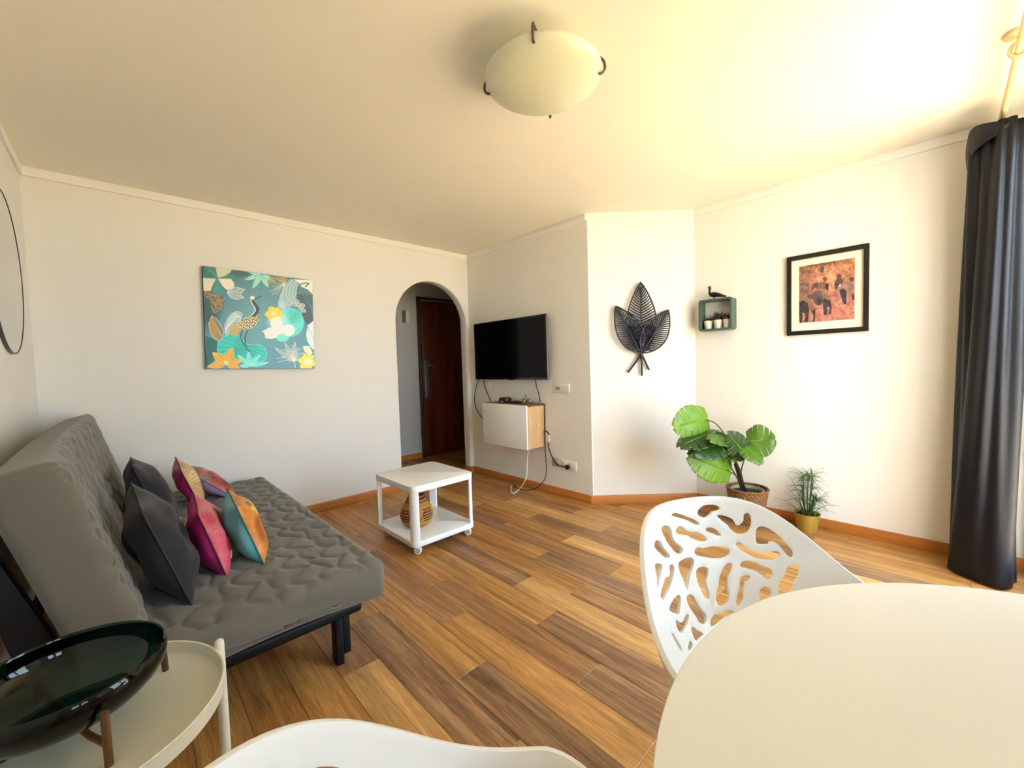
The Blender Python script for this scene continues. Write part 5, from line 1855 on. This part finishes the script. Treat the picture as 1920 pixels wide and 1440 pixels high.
# braided rim
for ph in (0, math.pi):
    P = []
    for k in range(121):
        a = 2 * math.pi * k / 120
        P.append(((0.137 + 0.004 * math.cos(a * 22 + ph)) * math.cos(a), (0.137 + 0.004 * math.cos(a * 22 + ph)) * math.sin(a), Hb + 0.002 + 0.004 * math.sin(a * 22 + ph)))
    V, Fc = tube_geo(P, 0.0055, 6, False)
    mesh('basket_rim', V, Fc, M['wicker'], mon, True)
lathe('inner_pot', [(0.0, 0.01), (0.08, 0.01), (0.108, Hb - 0.012), (0.111, Hb - 0.012), (0.1125, Hb - 0.004), (0.106, Hb - 0.004), (0.100, Hb - 0.03), (0.0, Hb - 0.03)], pmat('pot_green', (150, 152, 118), 0.4), mon, 40)
lathe('soil', [(0.0, Hb - 0.024), (0.099, Hb - 0.026), (0.099, Hb - 0.029), (0.0, Hb - 0.029)], pmat('soil', (40, 30, 20), 0.95, bump=(90, 0.9, 0.01)), mon, 32)

# grass plant in a gold pot
GP = Vector((3.455, 0.655, 0))
gp = thing('gold_pot_plant', 'thin-leaved green plant in a small gold pot by the right wall', 'plant', (GP.x, GP.y, 0))
M['gold'] = pmat('satin_gold', (206, 182, 92), 0.36, metal=0.6)
lathe('pot', [(0.0, 0.001), (0.055, 0.001), (0.057, 0.004), (0.0775, 0.128), (0.079, 0.131), (0.076, 0.131), (0.073, 0.11), (0.0, 0.11)], M['gold'], gp, 40)
lathe('soil', [(0.0, 0.117), (0.0735, 0.114), (0.0735, 0.1105), (0.0, 0.1105)], pmat('soil_dark', (44, 40, 22), 0.95, bump=(90, 0.9, 0.01)), gp, 28)
rg = random.Random(4)
blades, stems_ = [], []


def blade(p0, d, L, w, droop):
    P = []
    n_ = 7
    p = Vector(p0)
    dd = Vector(d).normalized()
    for i in range(n_ + 1):
        P.append(p.copy())
        p = p + dd * (L / n_)
        dd = (dd + Vector((0, 0, -droop / n_))).normalized()
    sdv = Vector((-d[1], d[0], 0))
    sdv = sdv.normalized() if sdv.length > 1e-4 else Vector((1, 0, 0))
    V_, F_ = [], []
    for i, q in enumerate(P):
        ww = w * (1 - (i / n_) ** 2 * 0.92)
        q = q.copy()
        lim = XR - 0.006 - GP.x
        q.x = min(q.x, lim - abs(sdv.x * ww))
        q.z = max(q.z, 0.006 - 0.0)
        V_ += [q + sdv * ww, q + Vector((0, 0, -w * 0.4)), q - sdv * ww]
    for i in range(n_):
        a = i * 3
        F_ += [(a, a + 1, a + 4, a + 3), (a + 1, a + 2, a + 5, a + 4)]
    return V_, F_


for k in range(13):
    a = rg.uniform(0, 6.28)
    r = rg.uniform(0.0, 0.035)
    b = Vector((r * math.cos(a), r * math.sin(a), 0.11))
    tp = b + Vector((0.03 * math.cos(a), 0.03 * math.sin(a), rg.uniform(0.10, 0.29)))
    stems_.append(tube_geo([b, (b + tp) / 2 + Vector((0.005, 0.004, 0)), tp], [0.004, 0.0035, 0.003], 5))
    for j in range(13):
        aa = j * 2.4 + rg.random()
        el = rg.uniform(0.1, 1.0)
        d = (math.cos(aa) * math.cos(el), math.sin(aa) * math.cos(el), math.sin(el))
        blades.append(blade(tp - Vector((0, 0, 0.03 * rg.random())), d, rg.uniform(0.07, 0.12), 0.0034, rg.uniform(0.8, 1.8)))
for k in range(26):
    a = rg.uniform(0, 6.28)
    r = rg.uniform(0.01, 0.05)
    el = rg.uniform(0.7, 1.45)
    d = (math.cos(a) * math.cos(el), math.sin(a) * math.cos(el), math.sin(el))
    blades.append(blade((r * math.cos(a), r * math.sin(a), 0.112), d, rg.uniform(0.14, 0.30), 0.0032, rg.uniform(0.9, 2.2)))
V, Fc = join_geo(blades)
fo = mesh('foliage', V, Fc, pmat('grass_leaf', (78, 104, 44), 0.55, vary=(20, 0.3)), gp, True)
fo['kind'] = 'stuff'
V, Fc = join_geo(stems_)
fo = mesh('stalks', V, Fc, pmat('grass_stalk', (66, 88, 38), 0.6), gp, True)
fo['kind'] = 'stuff'

# ---------------------------------------------------------------- curtain and rod
M['curtain'] = pmat('navy_satin_curtain', (11, 11, 20), 0.5, spec=0.32)
cu = thing('curtain', 'dark navy satin curtain gathered at the right end of the rod', 'curtain', (3.40, -0.17, 0))
nU, nV = 170, 70
key_top = [(0.145, 0.02), (0.12, -0.09), (0.09, 0.05), (0.06, -0.10), (0.03, 0.07), (-0.03, 0.082), (-0.10, 0.066), (-0.16, 0.015), (-0.175, -0.035), (-0.13, -0.085), (-0.05, -0.11)]
key_bot = [(0.15, 0.03), (0.13, -0.09), (0.10, 0.08), (0.07, -0.10), (0.05, 0.12), (0.0, 0.138), (-0.08, 0.125), (-0.17, 0.05), (-0.19, -0.03), (-0.14, -0.085), (-0.05, -0.11)]
pt_ = smooth_path([(x, y, 0) for x, y in key_top], 17)
pb_ = smooth_path([(x, y, 0) for x, y in key_bot], 17)
nU = len(pt_) - 1
V, Fc = [], []
zt, zb = 2.375, 0.012
for j in range(nV + 1):
    v = j / nV
    z = zt + (zb - zt) * v
    f = 0.35 * math.sin(v * math.pi) * 0 + v ** 1.7
    for i in range(nU + 1):
        u = i / nU
        p = pt_[i].lerp(pb_[i], f)
        k = 0.010 * math.sin(u * 70 + 4 * v) * (1 - v) ** 0.7 * (1 if u > 0.35 else 0.2) + 0.012 * math.sin(u * 26 + 5 * v)
        c_ = Vector((-0.02, 0.0, 0))
        d = (p - c_).normalized()
        q = p + d * k
        V.append((min(q.x, 0.165), max(q.y, -0.125), z))
for j in range(nV):
    for i in range(nU):
        a = j * (nU + 1) + i
        Fc.append((a, a + 1, a + nU + 2, a + nU + 1))
co = mesh('curtain_cloth', V, Fc, M['curtain'], cu, True)
co.modifiers.new('thickness', 'SOLIDIFY').thickness = 0.002
# folded-over heading
V, Fc = [], []
for j in range(13):
    v = j / 12
    for i in range(41):
        u = i / 40
        a = math.radians(75 + 125 * u)
        rx, ry = 0.150, 0.096
        k = 0.006 + 0.01 * math.sin(v * math.pi)
        x = -0.02 + (rx + k) * math.cos(a)
        y = -0.01 + (ry + k) * math.sin(a)
        z = 2.385 + 0.018 * math.sin(u * 5) - (0.17 * (1 - u) + 0.03) * v
        V.append((x, y, z))
for j in range(12):
    for i in range(40):
        a = j * 41 + i
        Fc.append((a, a + 1, a + 42, a + 41))
hd = mesh('folded_heading', V, Fc, M['curtain'], cu, True)
hd.modifiers.new('thickness', 'SOLIDIFY').thickness = 0.003

M['rod'] = pmat('cream_rod', (226, 208, 160), 0.4)
rd = thing('curtain_rod', 'cream curtain rod held by a round ceiling bracket', 'curtain rod', (2.66, -0.19, H))
tube('rod', [(-0.95, 0, -0.075), (0.914, 0, -0.075)], 0.0135, M['rod'], rd, 16)
lathe('ceiling_plate', [(0, -0.001), (0.042, -0.001), (0.044, -0.006), (0.040, -0.014), (0.014, -0.018), (0.0, -0.018)], M['rod'], rd, 28)
P = [(0.0, 0, -0.015), (0, 0.0, -0.035), (0, 0.018, -0.048), (0, 0.024, -0.072), (0, 0.012, -0.092), (0, -0.006, -0.096), (0, -0.020, -0.085)]
tube('hook', smooth_path(P, 5), 0.0075, M['rod'], rd, 10)
V, Fc = lathe_geo([(0.0, 0.0), (0.028, 0.0), (0.026, -0.02), (0.0, -0.02)], 20)
mesh('wall_cup', [Vector((0.9155 + v.z, v.x, v.y - 0.075)) for v in V], Fc, M['rod'], rd, True, 40)
